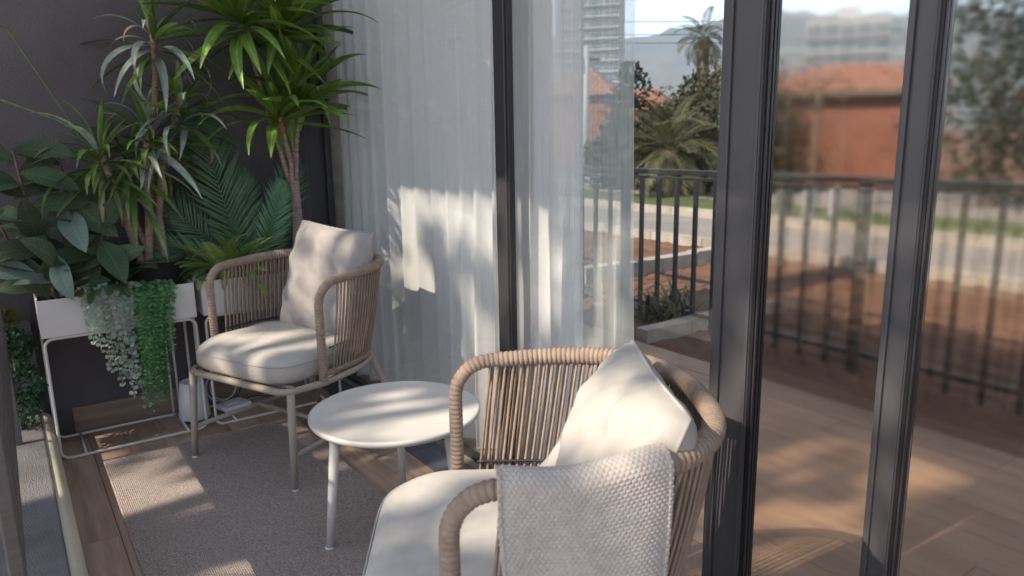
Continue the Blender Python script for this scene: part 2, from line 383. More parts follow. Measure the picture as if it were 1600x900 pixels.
# sheer curtains
def curtain(label, y0, y1, m, x, amp, wl, flare0=0., flare1=0., ny=150, seed=1.):
    c = thing('sheer_curtain', label, 'curtain', (x, y0, 0), group='sheer curtains')
    rows = []
    for k in range(31):
        z = lerp(.012, 2.3, k / 30); fl = (1 - k / 30) ** 1.5; row = []
        for j in range(ny + 1):
            u = j / ny; y = u * (y1 - y0) + fl * lerp(flare0, flare1, u)
            ph = 2 * pi * (u * (y1 - y0)) / wl + .9 * sin(5 * u * seed + .6) + .5 * sin(13 * u + seed)
            s_ = sin(ph); a = amp * (.8 + .45 * sin(u * 7.3 + seed)) * (.75 + .4 * fl)
            xx = a * (s_ + .28 * sin(2 * ph + 1.1 + .25 * fl)) + .012 * fl * sin(3.1 * u * 6 + z * 1.3)
            row.append((xx, y + .35 * a * sin(2 * ph) + .008 * sin(z * 2.2 + u * 9), z))
        rows.append(row)
    MB().grid(rows).obj('voile', m, c)
    hem = [(r[0] + .0015, r[1], r[2]) for r in rows[0]]
    MB().tube(hem, .0025, 5).obj('hem', m, c)
    return c
curtain('wide sheer grey curtain hanging behind the far glass door panel', -.46, 1.045, 'sheer', .085, .026, .115, 0, .02)
curtain('narrow gathered sheer curtain behind the centre stile', -.66, -.40, 'sheer', .095, .026, .07, -.01, 0, ny=70, seed=2.3)
curtain('thin see-through curtain edge with the garden showing through it', -.875, -.64, 'sheer2', .085, .014, .065, -.05, 0, ny=80, seed=3.1)

# ------------------------------------------------------------------ outdoor railing
rl = thing('garden_railing', 'black iron railing between the paving and the garden', 'railing', (2.08, 0, 0))
MB().box(-.022, .022, -4.5, 6.0, .895, .925).obj('top_rail', 'rail', rl, False, .004)
MB().box(-.012, .012, -4.5, 6.0, .865, .88).obj('middle_rail', 'rail', rl, False)
MB().box(-.014, .014, -4.5, 6.0, .05, .075).obj('bottom_rail', 'rail', rl, False)
bm_ = MB().box(-.011, .011, -.011, .011, -.03, .8645).mesh('baluster', 'rail', False)
y = -4.4; i = 0
while y < 6:
    if i % 11 == 5: box('post', 'rail', (-.024, .024, y - .024, y + .024, -.06, .8945), rl)
    else: link('baluster', bm_, rl, (0, y, 0))
    y += .148; i += 1

# ------------------------------------------------------------------ rug
rg = tag(MB().box(-1.105, -.392, -3.0, .605, .001, .009).obj('rug', 'rug', None, False, .003), 'grey brown woven runner rug on the wooden floor', 'rug')

# ================================================================== FURNITURE
def rim_plan(w, back, n=60, ex=2.5):
    """the arm rail in plan, left post to right post; front is -y"""
    st = .13; pts = [(-w / 2, st * i / 6) for i in range(6)]
    for i in range(n + 1):
        a = pi - pi * i / n; c_, s_ = cos(a), sin(a)
        pts.append((math.copysign(abs(c_) ** (2 / ex), c_) * w / 2, st + (back - st) * abs(s_) ** (2 / ex)))
    pts += [(w / 2, st * i / 6) for i in range(5, -1, -1)]
    return pts
def resample(pts, ds):
    pts = [Vector(p) for p in pts]; acc = [0]
    for a, b in zip(pts, pts[1:]): acc.append(acc[-1] + (b - a).length)
    n = max(2, int(acc[-1] / ds)); out = []; k = 0
    for i in range(n + 1):
        s = acc[-1] * i / n
        while k < len(pts) - 2 and acc[k + 1] < s: k += 1
        L = acc[k + 1] - acc[k]; out.append(pts[k].lerp(pts[k + 1], (s - acc[k]) / L if L else 0))
    return out
def chair(label, loc, rz, w=.585, back=.435, zr=.685, zs=.352, wl=.516, fo=.145, rope_r=.0150):
    t = thing('rope_armchair', label, 'armchair', loc, rz, 'rope armchairs')
    plan = rim_plan(w, back)
    # wrapped rail: up the left post, round, down the right post
    def z_of(y): return zr + .012 * max(0, min(1, (y - .05) / .3))
    path = []; rc = .075
    path += [(-w / 2 + .012, -.004, zs - .004 + (zr - rc - zs) * i / 5) for i in range(6)]
    for i in range(1, 9):
        a = pi / 2 * i / 8; path.append((-w / 2 + .012 * (1 - i / 8), rc - rc * cos(a) - .004, zr - rc + rc * sin(a)))
    path += [(x, y, z_of(y)) for x, y in plan if y > rc + .01]
    for i in range(8, 0, -1):
        a = pi / 2 * i / 8; path.append((w / 2 - .012 * (1 - i / 8), rc - rc * cos(a) - .004, zr - rc + rc * sin(a)))
    path += [(w / 2 - .012, -.004, zs - .004 + (zr - rc - zs) * i / 5) for i in range(5, -1, -1)]
    pp = resample(path, .0015); pitch = .0104; rr = [(rope_r + .0045 * max(0, min(1, (q_.y - .02) / .3))) * (.84 + .19 * abs(sin(pi * i * .0015 / pitch)) ** .6) for i, q_ in enumerate(pp)]
    MB().tube(pp, rr, 12).obj('wrapped_rail', 'rope', t)
    # lower frame: seat ring
    low = []
    for x, y in plan: 
        f = max(0, min(1, y / back)); low.append((x * (1 - .05 - .10 * f), y * .86))
    ring = [(-wl / 2, -fo + .05)] + [(x, y) for x, y in low] + [(wl / 2, -fo + .05)]
    def corner(cx_, sx): return [(cx_ - sx * .05 + sx * .05 * sin(pi / 2 * k / 5), -fo + .05 - .05 * cos(pi / 2 * k / 5)) for k in range(6)]
    left = [( -wl / 2 + .05 - .05 * sin(pi / 2 * k / 5), -fo + .05 - .05 * cos(pi / 2 * k / 5)) for k in range(6)]
    right = corner(wl / 2, 1)[::-1]
    ring2 = left + ring[1:-1] + right + [left[0]]
    fr = MB().tube(resample([(x, y, zs - .012) for x, y in ring2], .012), .0125, 10)
    fr.obj('seat_frame', 'metal', t)
    MB().tube(resample([(x, y, zs + .016) for x, y in low], .02), .012, 10).obj('rope_base_rail', 'rope', t)
    for q in (-.10, .06, .2):
        xx = wl / 2 - .02 - max(0, q) * .25; MB().tube([(-xx, q, zs - .008), (xx, q, zs - .008)], .007, 6).obj('seat_slat', 'metal', t)
    # legs, splayed a little; rear legs lean backwards
    tops = [(-wl / 2 + .004, -fo + .018), (wl / 2 - .004, -fo + .018), (-.19, back * .74), (.19, back * .74)]
    feet = [(-wl / 2 - .006, -fo - .004), (wl / 2 + .006, -fo - .004), (-.245, back + .02), (.245, back + .02)]
    for (x0, y0), (x1, y1) in zip(tops, feet):
        l = MB().tube([(x0, y0, zs - .018), (lerp(x0, x1, .5), lerp(y0, y1, .5), zs * .5), (x1, y1, .012)], [.0135, .0125, .0105], 10).obj('leg', 'metal', t)
        MB().lathe([(.0, 0), (.010, 0), (.0108, .006), (.0108, .013), (0, .0135)], 10, (x1, y1)).obj('glide', 'plastic', l)
    zst = .125; f = 1 - zst / zs
    P = [(lerp(a[0], b[0], f), lerp(a[1], b[1], f), zst) for a, b in zip(tops, feet)]
    for a, b in ((0, 2), (1, 3)): MB().tube([P[a], P[b]], .0095, 8).obj('stretcher', 'metal', t)
    mid = lambda a, b: tuple((P[a][k] + P[b][k]) / 2 for k in range(3))
    MB().tube([mid(0, 2), mid(1, 3)], .0095, 8).obj('stretcher', 'metal', t)
    # the ropes, in pairs that part on their way down
    plan3 = [(-w / 2, rc * .9)] + [p for p in plan if p[1] > rc] + [(w / 2, rc * .9)]
    up = resample([(x, y, 0) for x, y in plan3], .001); lo = resample([(x, y, 0) for x, y in low if y > .03], .001)
    nr = 128
    for i in range(nr):
        s = (i + .5) / nr + U(-.0012, .0012); d = 0
        a = up[min(len(up) - 1, max(0, int(s * (len(up) - 1)) + int(d * 900)))]
        s2 = (i + .5) / nr + (.0012 if i % 2 else -.0012) + U(-.0012, .0012)
        b = lo[min(len(lo) - 1, int(max(0, min(1, s2)) * (len(lo) - 1)))]
        za = z_of(a.y) - .012; bow = .004
        p0 = Vector((a.x, a.y, za)); p1 = Vector((b.x, b.y, zs + .018)); out = Vector((a.x, a.y - .1, 0)).normalized()
        off = out * (.005 if i % 2 else -.005)
        pts = [p0 + off, p0.lerp(p1, .33) + off * 1.1 + out * bow, p0.lerp(p1, .66) + off + out * bow, p1 + off]
        MB().tube(pts, .0034, 6, False).obj('rope', 'rope', t)
    # an inner support bar half way up the weave
    ib = [(lerp(a.x, b.x, .70) * .97, lerp(a.y, b.y, .70) - .008, lerp(zr, zs, .70)) for a, b in [(up[int(k / 60 * (len(up) - 1))], lo[int(k / 60 * (len(lo) - 1))]) for k in range(61)]]
    MB().tube(ib, .003, 6).obj('support_bar', 'frame2', t)
    # cushion
    seat_cushion(t, wl, fo, back, zs)
    return t
def seat_cushion(t, wl, fo, back, zs):
    ww, y0, y1 = wl / 2 - .004, -fo - .015, back * .80; yc, hy = (y0 + y1) / 2, (y1 - y0) / 2; n = 72
    prof = [(.0, .004), (.86, .0), (.94, .004), (.985, .018), (1.0, .040), (.992, .062), (.965, .080), (.90, .092), (.78, .099), (.5, .104), (.2, .106), (0, .1065)]
    b = MB(); o = 0
    for k, (s, z) in enumerate(prof):
        for j in range(n):
            a = 2 * pi * j / n; c_, s_ = cos(a), sin(a); e = 5.2 if s_ < 0 else 3.0
            x = math.copysign(abs(c_) ** (2 / e), c_) * ww * s; y = yc + math.copysign(abs(s_) ** (2 / e), s_) * hy * s
            dz = .0035 * sin(x * 23 + y * 9) * (z / .1) + .003 * sin(y * 31 - x * 11) * (z / .1) - .006 * (z / .1) * max(0, -s_) * s
            b.v.append((x, y, zs + .002 + z + dz))
    for k in range(len(prof) - 1):
        for j in range(n): j2 = (j + 1) % n; b.f.append((k * n + j, k * n + j2, (k + 1) * n + j2, (k + 1) * n + j))
    c = b.obj('seat_cushion', 'fabric', t)
    pts = []
    for j in range(n + 1):
        a = 2 * pi * j / n; c_, s_ = cos(a), sin(a); e = 5.2 if s_ < 0 else 3.0
        pts.append((math.copysign(abs(c_) ** (2 / e), c_) * ww * .992, yc + math.copysign(abs(s_) ** (2 / e), s_) * hy * .992, zs + .068))
    MB().tube(pts, .0022, 5, False).obj('seam', 'fabric', c)

def pillow(label, m, size, thick, loc, rot, seed, group='scatter cushions'):
    t = thing('scatter_cushion', label, 'cushion', loc, group=group); t.rotation_euler = rot
    n = 40; rnd = random.Random(seed); ph = [rnd.uniform(0, 6) for _ in range(8)]
    def P(u, v, side):
        # pointed corners, sides drawn in; plump middle
        px = u * (1 - .055 * (1 - v * v) * abs(u) ** 3 - .03 * abs(u * v) ** 5); py = v * (1 - .055 * (1 - u * u) * abs(v) ** 3 - .03 * abs(u * v) ** 5)
        h = max(0, (1 - u ** 4) * (1 - v ** 4)) ** .5 * (.66 + .34 * (1 - u * u) * (1 - v * v))
        wr = .10 * sin(7 * u + 4 * v + ph[0]) * sin(3 * v - 2 * u + ph[1]) + .055 * sin(13 * u * v + 5 * u + ph[2]) + .03 * sin(17 * v + 9 * u + ph[3])
        e = max(0, 1 - max(abs(u), abs(v)) ** 6)
        sag = -.02 * (v + 1) * 0
        return Vector((px * size / 2, py * size / 2 + sag, side * (thick / 2 * h * (1 + wr * 1.6) + .002) + .012 * sin(2.2 * u + ph[4]) * e * (1 - abs(v)) + .010 * u * v))
    b = MB(); rows = [[P(-1 + 2 * j / n, -1 + 2 * i / n, 1) for j in range(n + 1)] for i in range(n + 1)]
    rows2 = [[P(1 - 2 * j / n, -1 + 2 * i / n, -1) for j in range(n + 1)] for i in range(n + 1)]
    b.grid(rows); b.grid(rows2); c = b.obj('cover', m, t)
    edge = [rows[0][j] for j in range(n + 1)] + [rows[i][n] for i in range(1, n + 1)] + [rows[n][j] for j in range(n - 1, -1, -1)] + [rows[i][0] for i in range(n - 1, -1, -1)]
    MB().tube([(p.x, p.y, p.z - .002) for p in edge], .0032, 6, False).obj('piping', m, t)
    return t

FAR = (( -.581, .248, .0), rad(-66.6)); NEAR = ((-.689, -1.259, .009), rad(-121.5))
chair('rope armchair beside the planters with a grey cushion', FAR[0], FAR[1])
chair('rope armchair with a knitted throw over its arm', NEAR[0], NEAR[1], zr=.668)
def local(pose, p):
    (x, y, z), r = pose; return (x + p[0] * cos(r) - p[1] * sin(r), y + p[0] * sin(r) + p[1] * cos(r), z + p[2])
def stand_rot(pose, lean, yaw=0., spin=0.):
    # cushion face (local +Z) turned to the chair's front (-y), its top (local +Y) up, leaning back
    M = Matrix.Rotation(pose[1] + yaw, 3, 'Z') @ Matrix.Rotation(pi / 2 - lean, 3, 'X') @ Matrix.Rotation(spin, 3, 'Z')
    return M.to_euler()
pillow('dusty grey square cushion leaning in the chair beside the planters', 'fabric2', .43, .15, local(FAR, (.06, .25, .622)), stand_rot(FAR, rad(14), rad(-4), rad(-4)), 3)
pillow('ivory square cushion leaning in the chair with the throw', 'fabric3', .395, .18, local(NEAR, (.066, .262, .572)), stand_rot(NEAR, rad(24), rad(3), rad(-2)), 8)

# knitted throw over the near arm of the near chair
def throw():
    t = thing('knitted_throw', 'light grey knitted throw hanging over the armchair arm', 'throw', NEAR[0], NEAR[1])
    w, back, zr, zs = .585, .435, .664, .352
    plan = [Vector((x, y, 0)) for x, y in rim_plan(w, back, 120)]
    plan = plan[::-1]                                   # start at the right-hand post
    acc = [0]
    for a, b in zip(plan, plan[1:]): acc.append(acc[-1] + (b - a).length)
    def at(s):
        k = 0
        while k < len(plan) - 2 and acc[k + 1] < s: k += 1
        f = (s - acc[k]) / max(1e-6, acc[k + 1] - acc[k]); p = plan[k].lerp(plan[k + 1], f)
        k0, k1 = max(0, k - 3), min(len(plan) - 1, k + 4); d = (plan[k1] - plan[k0]).normalized(); return p, Vector((-d.y, d.x, 0)) * -1
    s0, s1 = .074, .292; r = .024
    ns, nt = 240, 400
    drape = []                                          # (out, z, nx, nz): profile across the rail
    L = [(-.040 - .012, .62), ]
    prof = []
    for k in range(12): prof.append((-r - .006 + .006 * k / 11, zr - .10 + .10 * k / 11))
    for k in range(1, 19):
        a = pi - pi * k / 18; prof.append((r * cos(a), zr + .006 + r * sin(a)))
    for k in range(1, 40):
        f = k / 39; prof.append((r - .016 * f + .012 * sin(f * 3), zr + .006 - f * .60))
    P3 = resample([(a, b, 0) for a, b in prof], .0014); nt = len(P3) - 1
    b = MB(); rows = []
    cs, ct = .0074, .0058
    for i in range(ns + 1):
        s = lerp(s0, s1, i / ns); row = []
        p, nrm = at(s)
        for j in range(nt + 1):
            q = P3[j]; jn, jp = P3[min(nt, j + 1)], P3[max(0, j - 1)]; tx, tz = jn.x - jp.x, jn.y - jp.y; l = math.hypot(tx, tz) or 1
            no, nz_ = -tz / l * -1, tx / l * -1
            no, nz_ = -tz / l, tx / l
            if q.y > zr and nz_ < 0: no, nz_ = -no, -nz_
            tt = j * .0014
            fl = max(0, (zr - q.y)) if q.x > 0 else 0
            ss = (s - s0) + .012 * sin(tt * 5 + 1) 
            rowi = int(tt / ct); u = ss / cs + (.5 if rowi % 2 else 0); v = tt / ct
            h = .0021 * abs(sin(pi * u)) ** .7 * abs(sin(pi * v)) ** .7 
            edge = min(i, ns - i); h *= 1
            fold = .007 * sin(s * 34 + fl * 3) * min(1, fl * 5) + .004 * sin(s * 71 + 2 - fl * 4) * min(1, fl * 4)
            ext = (h + fold + .002) 
            zsag = .006 * sin(s * 25 + .8) * max(0, min(1, 1 - fl * 4))
            taper = .14 * min(1, fl / .35) * .0
            pos = p + nrm * (q.x + no * ext) + Vector((0, 0, q.y + nz_ * ext + zsag + .012 * max(0, min(1, (p.y - .05) / .3))))
            if i < 6 or i > ns - 6: pos += nrm * .002
            # the side edges wander a little
            along = Vector((-nrm.y, nrm.x, 0)); pos += along * (.010 * sin(tt * 9) + .012 * fl) * (1 if i > ns / 2 else -1) * abs(i / ns - .5) * 2
            row.append(pos)
        rows.append(row)
    b.grid(rows); o = b.obj('knit', 'knit', t)
    s_ = o.modifiers.new('solid', 'SOLIDIFY'); s_.thickness = .005; s_.offset = -1
    return t
throw()

# side table
tb = thing('side_table', 'round white metal side table between the two armchairs', 'side table', (-.415, -.435, 0))
b = MB(); b.lathe([(0.001, .343), (.20, .343), (.236, .345), (.246, .350), (.250, .357), (.2495, .364), (.245, .3665), (.238, .365), (.22, .362), (.001, .362)], 96); b.obj('table_top', 'white_metal', tb)
for a in (185, 292, 62):
    c_, s_ = cos(rad(a)), sin(rad(a))
    l = MB().tube([(c_ * .195, s_ * .195, .344), (c_ * .235, s_ * .235, .004)], [.0155, .0115], 14).obj('leg', 'white_metal', tb)
    MB().lathe([(.0, .009), (.0125, .009), (.0125, .012), (.0, .015)], 12, (c_ * .236, s_ * .236)).obj('foot_pad', 'plastic', l)

# planters: metal trough on a bent wire stand
def planter(x0, x1, label):
    t = thing('planter', label, 'planter', (x0, .705, 0), group='planter troughs'); L = x1 - x0; D = .25; z0, z1 = .468, .605
    th = .004
    b = MB()
    for dims in ((0, L, 0, th, z0, z1), (0, L, D - th, D, z0, z1), (0, th, th, D - th, z0, z1), (L - th, L, th, D - th, z0, z1), (th, L - th, th, D - th, z0, z0 + th)): b.box(*dims)
    b.obj('trough', 'trough', t, False)
    rows = [[(lerp(th, L - th, i / 24), lerp(th, D - th, j / 10), z1 - .035 + U(-.006, .006)) for i in range(25)] for j in range(11)]
    MB().grid(rows).obj('compost', 'soil', t)
    r = .0055; c = .03
    def loop(y):
        pts = []
        for (cx_, cz_, a0) in ((c + r, c + r, pi), (L - c - r, c + r, 1.5 * pi), (L - c - r, z0 - r - .001 - c, 0), (c + r, z0 - r - .001 - c, .5 * pi)):
            for k in range(7): a = a0 + pi / 2 * k / 6; pts.append((cx_ + c * cos(a), y, cz_ + c * sin(a)))
        pts.append(pts[0]); return MB().tube(pts, r, 8, False)
    loop(r).obj('wire_loop', 'wire', t); loop(D - r).obj('wire_loop', 'wire', t)
    for x in (.085, L - .075): MB().tube([(x, r * 2, .0075), (x, D - 2 * r, .0075)], .0048, 8).obj('floor_bar', 'wire', t)
    for x in (.10, L - .07): MB().tube([(x, D * .55, .0), (x, D * .55, z0)], .0045, 8) if False else None
    for x in (L - .09, L - .065): MB().tube([(x, D - .03, .006), (x, D - .03, z0)], .0045, 8).obj('upright', 'wire', t)
    return t
planter(-1.232, -.712, 'white planter trough on a wire stand with a black pot in it')
planter(-.686, -.140, 'white planter trough behind the armchair, filled with ferns')

# bits on the floor under the planters
can = thing('tapered_bin', 'small white tapered bin under the planter', 'bin', (-.735, .845, .0))
MB().lathe([(.0, .012), (.058, .012), (.062, .016), (.047, .168), (.044, .170), (.041, .167), (.055, .022), (0, .02)], 40).obj('shell', 'plastic', can)
ad = thing('power_adapter', 'flat white power box lying beside the tapered bin', 'adapter', (-.575, .86, .0), rad(18))
MB().box(-.062, .062, -.05, .05, .012, .034).obj('case', 'plastic', ad, False, .008)
MB().box(-.04, .02, -.02, .02, .0345, .040).obj('lid', 'plastic', ad, False, .004)
cb = thing('cable_coil', 'coiled grey cable behind the white power box', 'cable', (-.6, .945, .012))
for k, (r_, dz) in enumerate(((.062, .075), (.055, .072), (.067, .07))):
    pts = [(r_ * cos(a) + .01 * k, .004 * k + .012 * sin(a), dz + r_ * sin(a) * 1.0) for a in [2 * pi * q / 32 for q in range(33)]]
    MB().tube(pts, .003, 6, False).obj('loop', 'wcable' if k < 2 else 'cable', cb)
pts = [(.02 + .25 * q / 20, -.02 + .012 * sin(q * .9), .0 + .006 * abs(sin(q * .7))) for q in range(21)]
MB().tube(pts, .003, 6).obj('tail', 'cable', cb)

# ================================================================== PLANTS
def leaf_mesh(name, m, L, wd, droop, fold, n=9, tipw=.04, wave=0., peak=.35, base=.25, twist=0.):
    b = MB(); rows = []; p = Vector((0, 0, 0)); ang = 0.
    for i in range(n + 1):
        f = i / n
        if f < peak: w = lerp(base, 1, sin(pi / 2 * f / peak))
        else: w = cos(pi / 2 * (f - peak) / (1 - peak)) ** .8
        w = max(w, tipw) * wd / 2; tw = twist * f
        side = Vector((cos(tw), 0, sin(tw))); up = Vector((0, sin(ang), cos(ang)))
        z = fold * w; wv = wave * sin(f * 14) * w
        rows.append([p - side * w + up * (z + wv), p - side * w * .5 + up * z * .42, p, p + side * w * .5 + up * z * .42, p + side * w + up * (z - wv)])
        d = L / n; p = p + Vector((0, cos(ang), -sin(ang))) * d; ang += droop / n * (.5 + f)
    return b.grid(rows).mesh(name, m)
def put_leaf(me, parent, pos, az, el, roll=0., sc=1., name='leaf'):
    o = bpy.data.objects.new(name, me); COL.objects.link(o); o.parent = parent
    M = Matrix.Rotation(az - pi / 2, 4, 'Z') @ Matrix.Rotation(el, 4, 'X') @ Matrix.Rotation(roll, 4, 'Y') @ Matrix.Scale(sc, 4)
    M.translation = Vector(pos); o.matrix_local = M; return o
def put_facing(me, parent, pos, d, nrm, sc=1., name='leaf'):
    y = Vector(d).normalized(); z = Vector(nrm); z = (z - y * z.dot(y)).normalized(); x = y.cross(z)
    M = Matrix((x, y, z)).transposed().to_4x4() @ Matrix.Scale(sc, 4); M.translation = Vector(pos)
    o = bpy.data.objects.new(name, me); COL.objects.link(o); o.parent = parent; o.matrix_local = M; return o
WALL_Y = .985
def head(parent, base_world, pos, n, L, el_hi, el_lo, meshes, weights, spread=0., zs=.12, min_sc=.65, axis_az=None):
    """a rosette of leaves at pos (local to parent); leaves keep off the wall behind"""
    for i in range(n):
        f = i / (n - 1); az = i * 2.39996 + U(-.25, .25); el = lerp(el_hi, el_lo, f ** .9) + U(-.14, .14)
        sc = lerp(min_sc, 1.0, min(1, f * 1.8)) * U(.82, 1.12)
        reach = base_world.y + pos[1] + L * sc * cos(el) * sin(az) * .8
        if reach > WALL_Y: az = -az + U(-.2, .2)
        me = random.choices(meshes, weights)[0]
        put_leaf(me, parent, (pos[0] + .012 * cos(az), pos[1] + .012 * sin(az), pos[2] - zs * f + U(-.01, .01)), az, el, U(-.35, .35), sc)
def cane(parent, pts, r0, r1, m, rings=.022, name='trunk'):
    q = resample(pts, .006); k = len(q)
    rr = [lerp(r0, r1, i / k) * (1 + .07 * (1 if (i * .006 / rings) % 1 < .3 else -.4) + U(-.02, .02)) for i in range(k)]
    return MB().tube(q, rr, 9).obj(name, m, parent)

# slender dracaena in the black pot
DB = Vector((-.825, .84, .56))
dr = thing('slender_dracaena', 'many-headed dracaena with narrow leaves in a black pot', 'potted plant', DB)
pt = MB().lathe([(0, .0), (.088, .0), (.094, .02), (.112, .128), (.119, .13), (.120, .142), (.1155, .144), (.110, .139), (.107, .118), (0, .115)], 40).obj('pot', 'pot', dr)
MB().lathe([(.1075, .121), (.06, .124), (.02, .126), (0.001, .125)], 24).obj('compost', 'soil', pt)
def l_(x, y, z): return (x - DB.x, y - DB.y, z - DB.z)
c1, c2, c3 = [l_(-.845, .83, .66), l_(-.825, .82, .85), l_(-.815, .83, 1.02), l_(-.79, .83, 1.21)], [l_(-.86, .84, .66), l_(-.90, .83, .84), l_(-.935, .82, 1.0), l_(-.965, .82, 1.13)], [l_(-.775, .85, .66), l_(-.785, .85, .86), l_(-.755, .85, 1.04), l_(-.69, .86, 1.22), l_(-.66, .86, 1.31)]
c4, c5 = [l_(-.79, .87, .66), l_(-.80, .88, .9), l_(-.765, .88, 1.15), l_(-.735, .87, 1.40), l_(-.73, .86, 1.58)], [l_(-.82, .86, .66), l_(-.865, .87, .84), l_(-.885, .88, .98), l_(-.86, .88, 1.12)]
for c_, r0, r1 in ((c1, .016, .012), (c2, .0165, .011), (c3, .0155, .012), (c4, .0135, .010), (c5, .011, .008)): cane(dr, c_, r0, r1, 'trunk')
NL = [leaf_mesh('narrow_leaf', 'drac', .32, .028, .8, .35, 10, peak=.3), leaf_mesh('narrow_leaf', 'drac', .30, .026, 1.6, .3, 11, peak=.3, twist=.5),
      leaf_mesh('narrow_leaf', 'drac', .27, .031, .5, .4, 9, peak=.3), leaf_mesh('narrow_leaf', 'drac_pale', .31, .032, 1.3, .35, 10, peak=.3, twist=-.4),
      leaf_mesh('narrow_leaf', 'drac_pale', .28, .034, 2.6, .25, 12, peak=.35, twist=.3), leaf_mesh('narrow_leaf', 'drac_dry', .24, .020, 3.0, .2, 12, peak=.3, twist=.9)]
NW = [5, 4, 3, 2.8, 1.4, 1.1]
head(dr, DB, c1[-1], 38, .31, 1.35, -.45, NL, NW); head(dr, DB, c2[-1], 40, .29, 1.35, -.6, NL, NW)
head(dr, DB, c3[-1], 36, .31, 1.3, -.35, NL, NW); head(dr, DB, c4[-1], 36, .31, 1.35, -.5, NL, NW); head(dr, DB, c5[-1], 24, .27, 1.2, -.8, NL, [6, 4, 3, .8, .3, .1])
# two long bare blades that bend out over the wall
MB().tube(resample([l_(-.97, .86, 1.06), l_(-1.05, .88, 1.25), l_(-1.15, .9, 1.46), l_(-1.19, .9, 1.545), l_(-1.225, .89, 1.555)], .01), .0035, 5).obj('long_blade', 'drac', dr)
MB().tube(resample([l_(-.96, .85, 1.15), l_(-1.08, .87, 1.23), l_(-1.24, .88, 1.30)], .02), .003, 5).obj('long_blade', 'drac', dr)

# broad-leaved dracaena by the door jamb
TB = Vector((-.25, .86, .57))
td = thing('broad_dracaena', 'tall dracaena with broad glossy leaves beside the black door jamb', 'potted plant', TB)
def t_(x, y, z): return (x - TB.x, y - TB.y, z - TB.z)
e1 = [t_(-.26, .85, .56), t_(-.245, .85, .78), t_(-.245, .84, 1.05), t_(-.285, .83, 1.26)]
e2 = [t_(-.235, .87, .56), t_(-.235, .86, .85), t_(-.215, .85, 1.1), t_(-.19, .84, 1.33)]
e3 = [t_(-.22, .85, .56), t_(-.225, .86, .8), t_(-.225, .86, 1.15), t_(-.235, .85, 1.45), t_(-.24, .84, 1.62)]
for c_, r0, r1 in ((e1, .013, .008), (e2, .0135, .009), (e3, .015, .010)): cane(td, c_, r0, r1, 'trunk2', .03)
cane(td, [t_(-.232, .845, .56), t_(-.232, .845, .8), t_(-.23, .85, .97)], .021, .017, 'trunk2', .035)
BL = [leaf_mesh('broad_leaf', 'tall', .38, .052, .45, .4, 11, peak=.42), leaf_mesh('broad_leaf', 'tall', .40, .048, .9, .35, 12, peak=.4, twist=.3),
      leaf_mesh('broad_leaf', 'tall', .34, .056, .1, .45, 10, peak=.42), leaf_mesh('broad_leaf', 'tall', .40, .05, 1.4, .32, 12, peak=.4, twist=-.4)]
BW = [4, 3, 3, 2]
head(td, TB, e1[-1], 28, .36, 1.4, .0, BL, BW, zs=.05); head(td, TB, e2[-1], 24, .35, 1.35, .0, BL, BW, zs=.05); head(td, TB, e3[-1], 34, .38, 1.35, -.1, BL, BW, zs=.08)
head(td, TB, t_(-.40, .85, 1.66), 34, .38, 1.3, -.5, BL, BW, zs=.1)
cane(td, [t_(-.235, .86, .9), t_(-.30, .87, 1.2), t_(-.37, .86, 1.5), t_(-.40, .85, 1.64)], .011, .009, 'trunk2', .03)
for p in ((-.284, .815, 1.225), (-.21, .83, 1.30)):
    MB().tube([t_(p[0], p[1], p[2] - .05), t_(*p), t_(p[0] + .012, p[1] - .006, p[2] + .035)], [.004, .011, .003], 7).obj('sheath', 'orange', td)
for q in range(4): put_leaf(BL[2], td, t_(-.25 + .02 * q, .845, 1.06 + .05 * q), pi / 2 * (-1) + (q - 1.5) * .9, 1.25 + .1 * (q % 2), U(-1, 1), .75)

# rubber plant at the left end
RB = Vector((-1.12, .83, .57))
rp = thing('rubber_plant', 'dark rubber plant with big oval leaves at the end of the planter', 'potted plant', RB)
FL = [leaf_mesh('oval_leaf', 'ficus', .20, .086, .5, .22, 10, peak=.45, base=.1, tipw=.02), leaf_mesh('oval_leaf', 'ficus', .18, .080, .9, .18, 10, peak=.45, base=.1, tipw=.02),
      leaf_mesh('oval_leaf', 'ficus_pale', .19, .080, .6, .3, 10, peak=.45, base=.1, tipw=.02)]
stems = [((-1.16, .80, .56), (-1.19, .78, .78), (-1.22, .76, 1.0), (-1.23, .78, 1.13)), ((-1.12, .83, .56), (-1.11, .82, .82), (-1.09, .80, 1.02), (-1.10, .80, 1.12)),
         ((-1.17, .85, .56), (-1.27, .84, .74), (-1.31, .82, .92)), ((-1.06, .80, .56), (-1.02, .77, .70), (-.99, .76, .84)), ((-1.13, .78, .56), (-1.14, .74, .66), (-1.15, .72, .76))]
for s in stems:
    P_ = resample([(x - RB.x, y - RB.y, z - RB.z) for x, y, z in s], .01); MB().tube(P_, [lerp(.0075, .0045, i / len(P_)) for i in range(len(P_))], 7).obj('stem', 'ficus_stem', rp)
    n = max(6, int(len(P_) * .01 / .048))
    for i in range(n):
        f = .25 + .75 * i / (n - 1); p = P_[min(len(P_) - 1, int(f * (len(P_) - 1)))]; az = i * 2.4 + s[0][0] * 40 + U(-.3, .3)
        if sin(az) > .25: az = -az
        dz = U(-.7, .45) + .4 * (f > .85)
        if p.z + .17 * dz < .08: dz = U(.1, .5)
        put_facing(random.choices(FL, [5, 5, 1.3 + 2.5 * (f > .85)])[0], rp, p, (cos(az), -.25 + U(-.3, .2), dz), (U(-.55, .2), -.75 + U(-.3, .3), .55 + U(-.3, .4)), U(.75, 1.12))
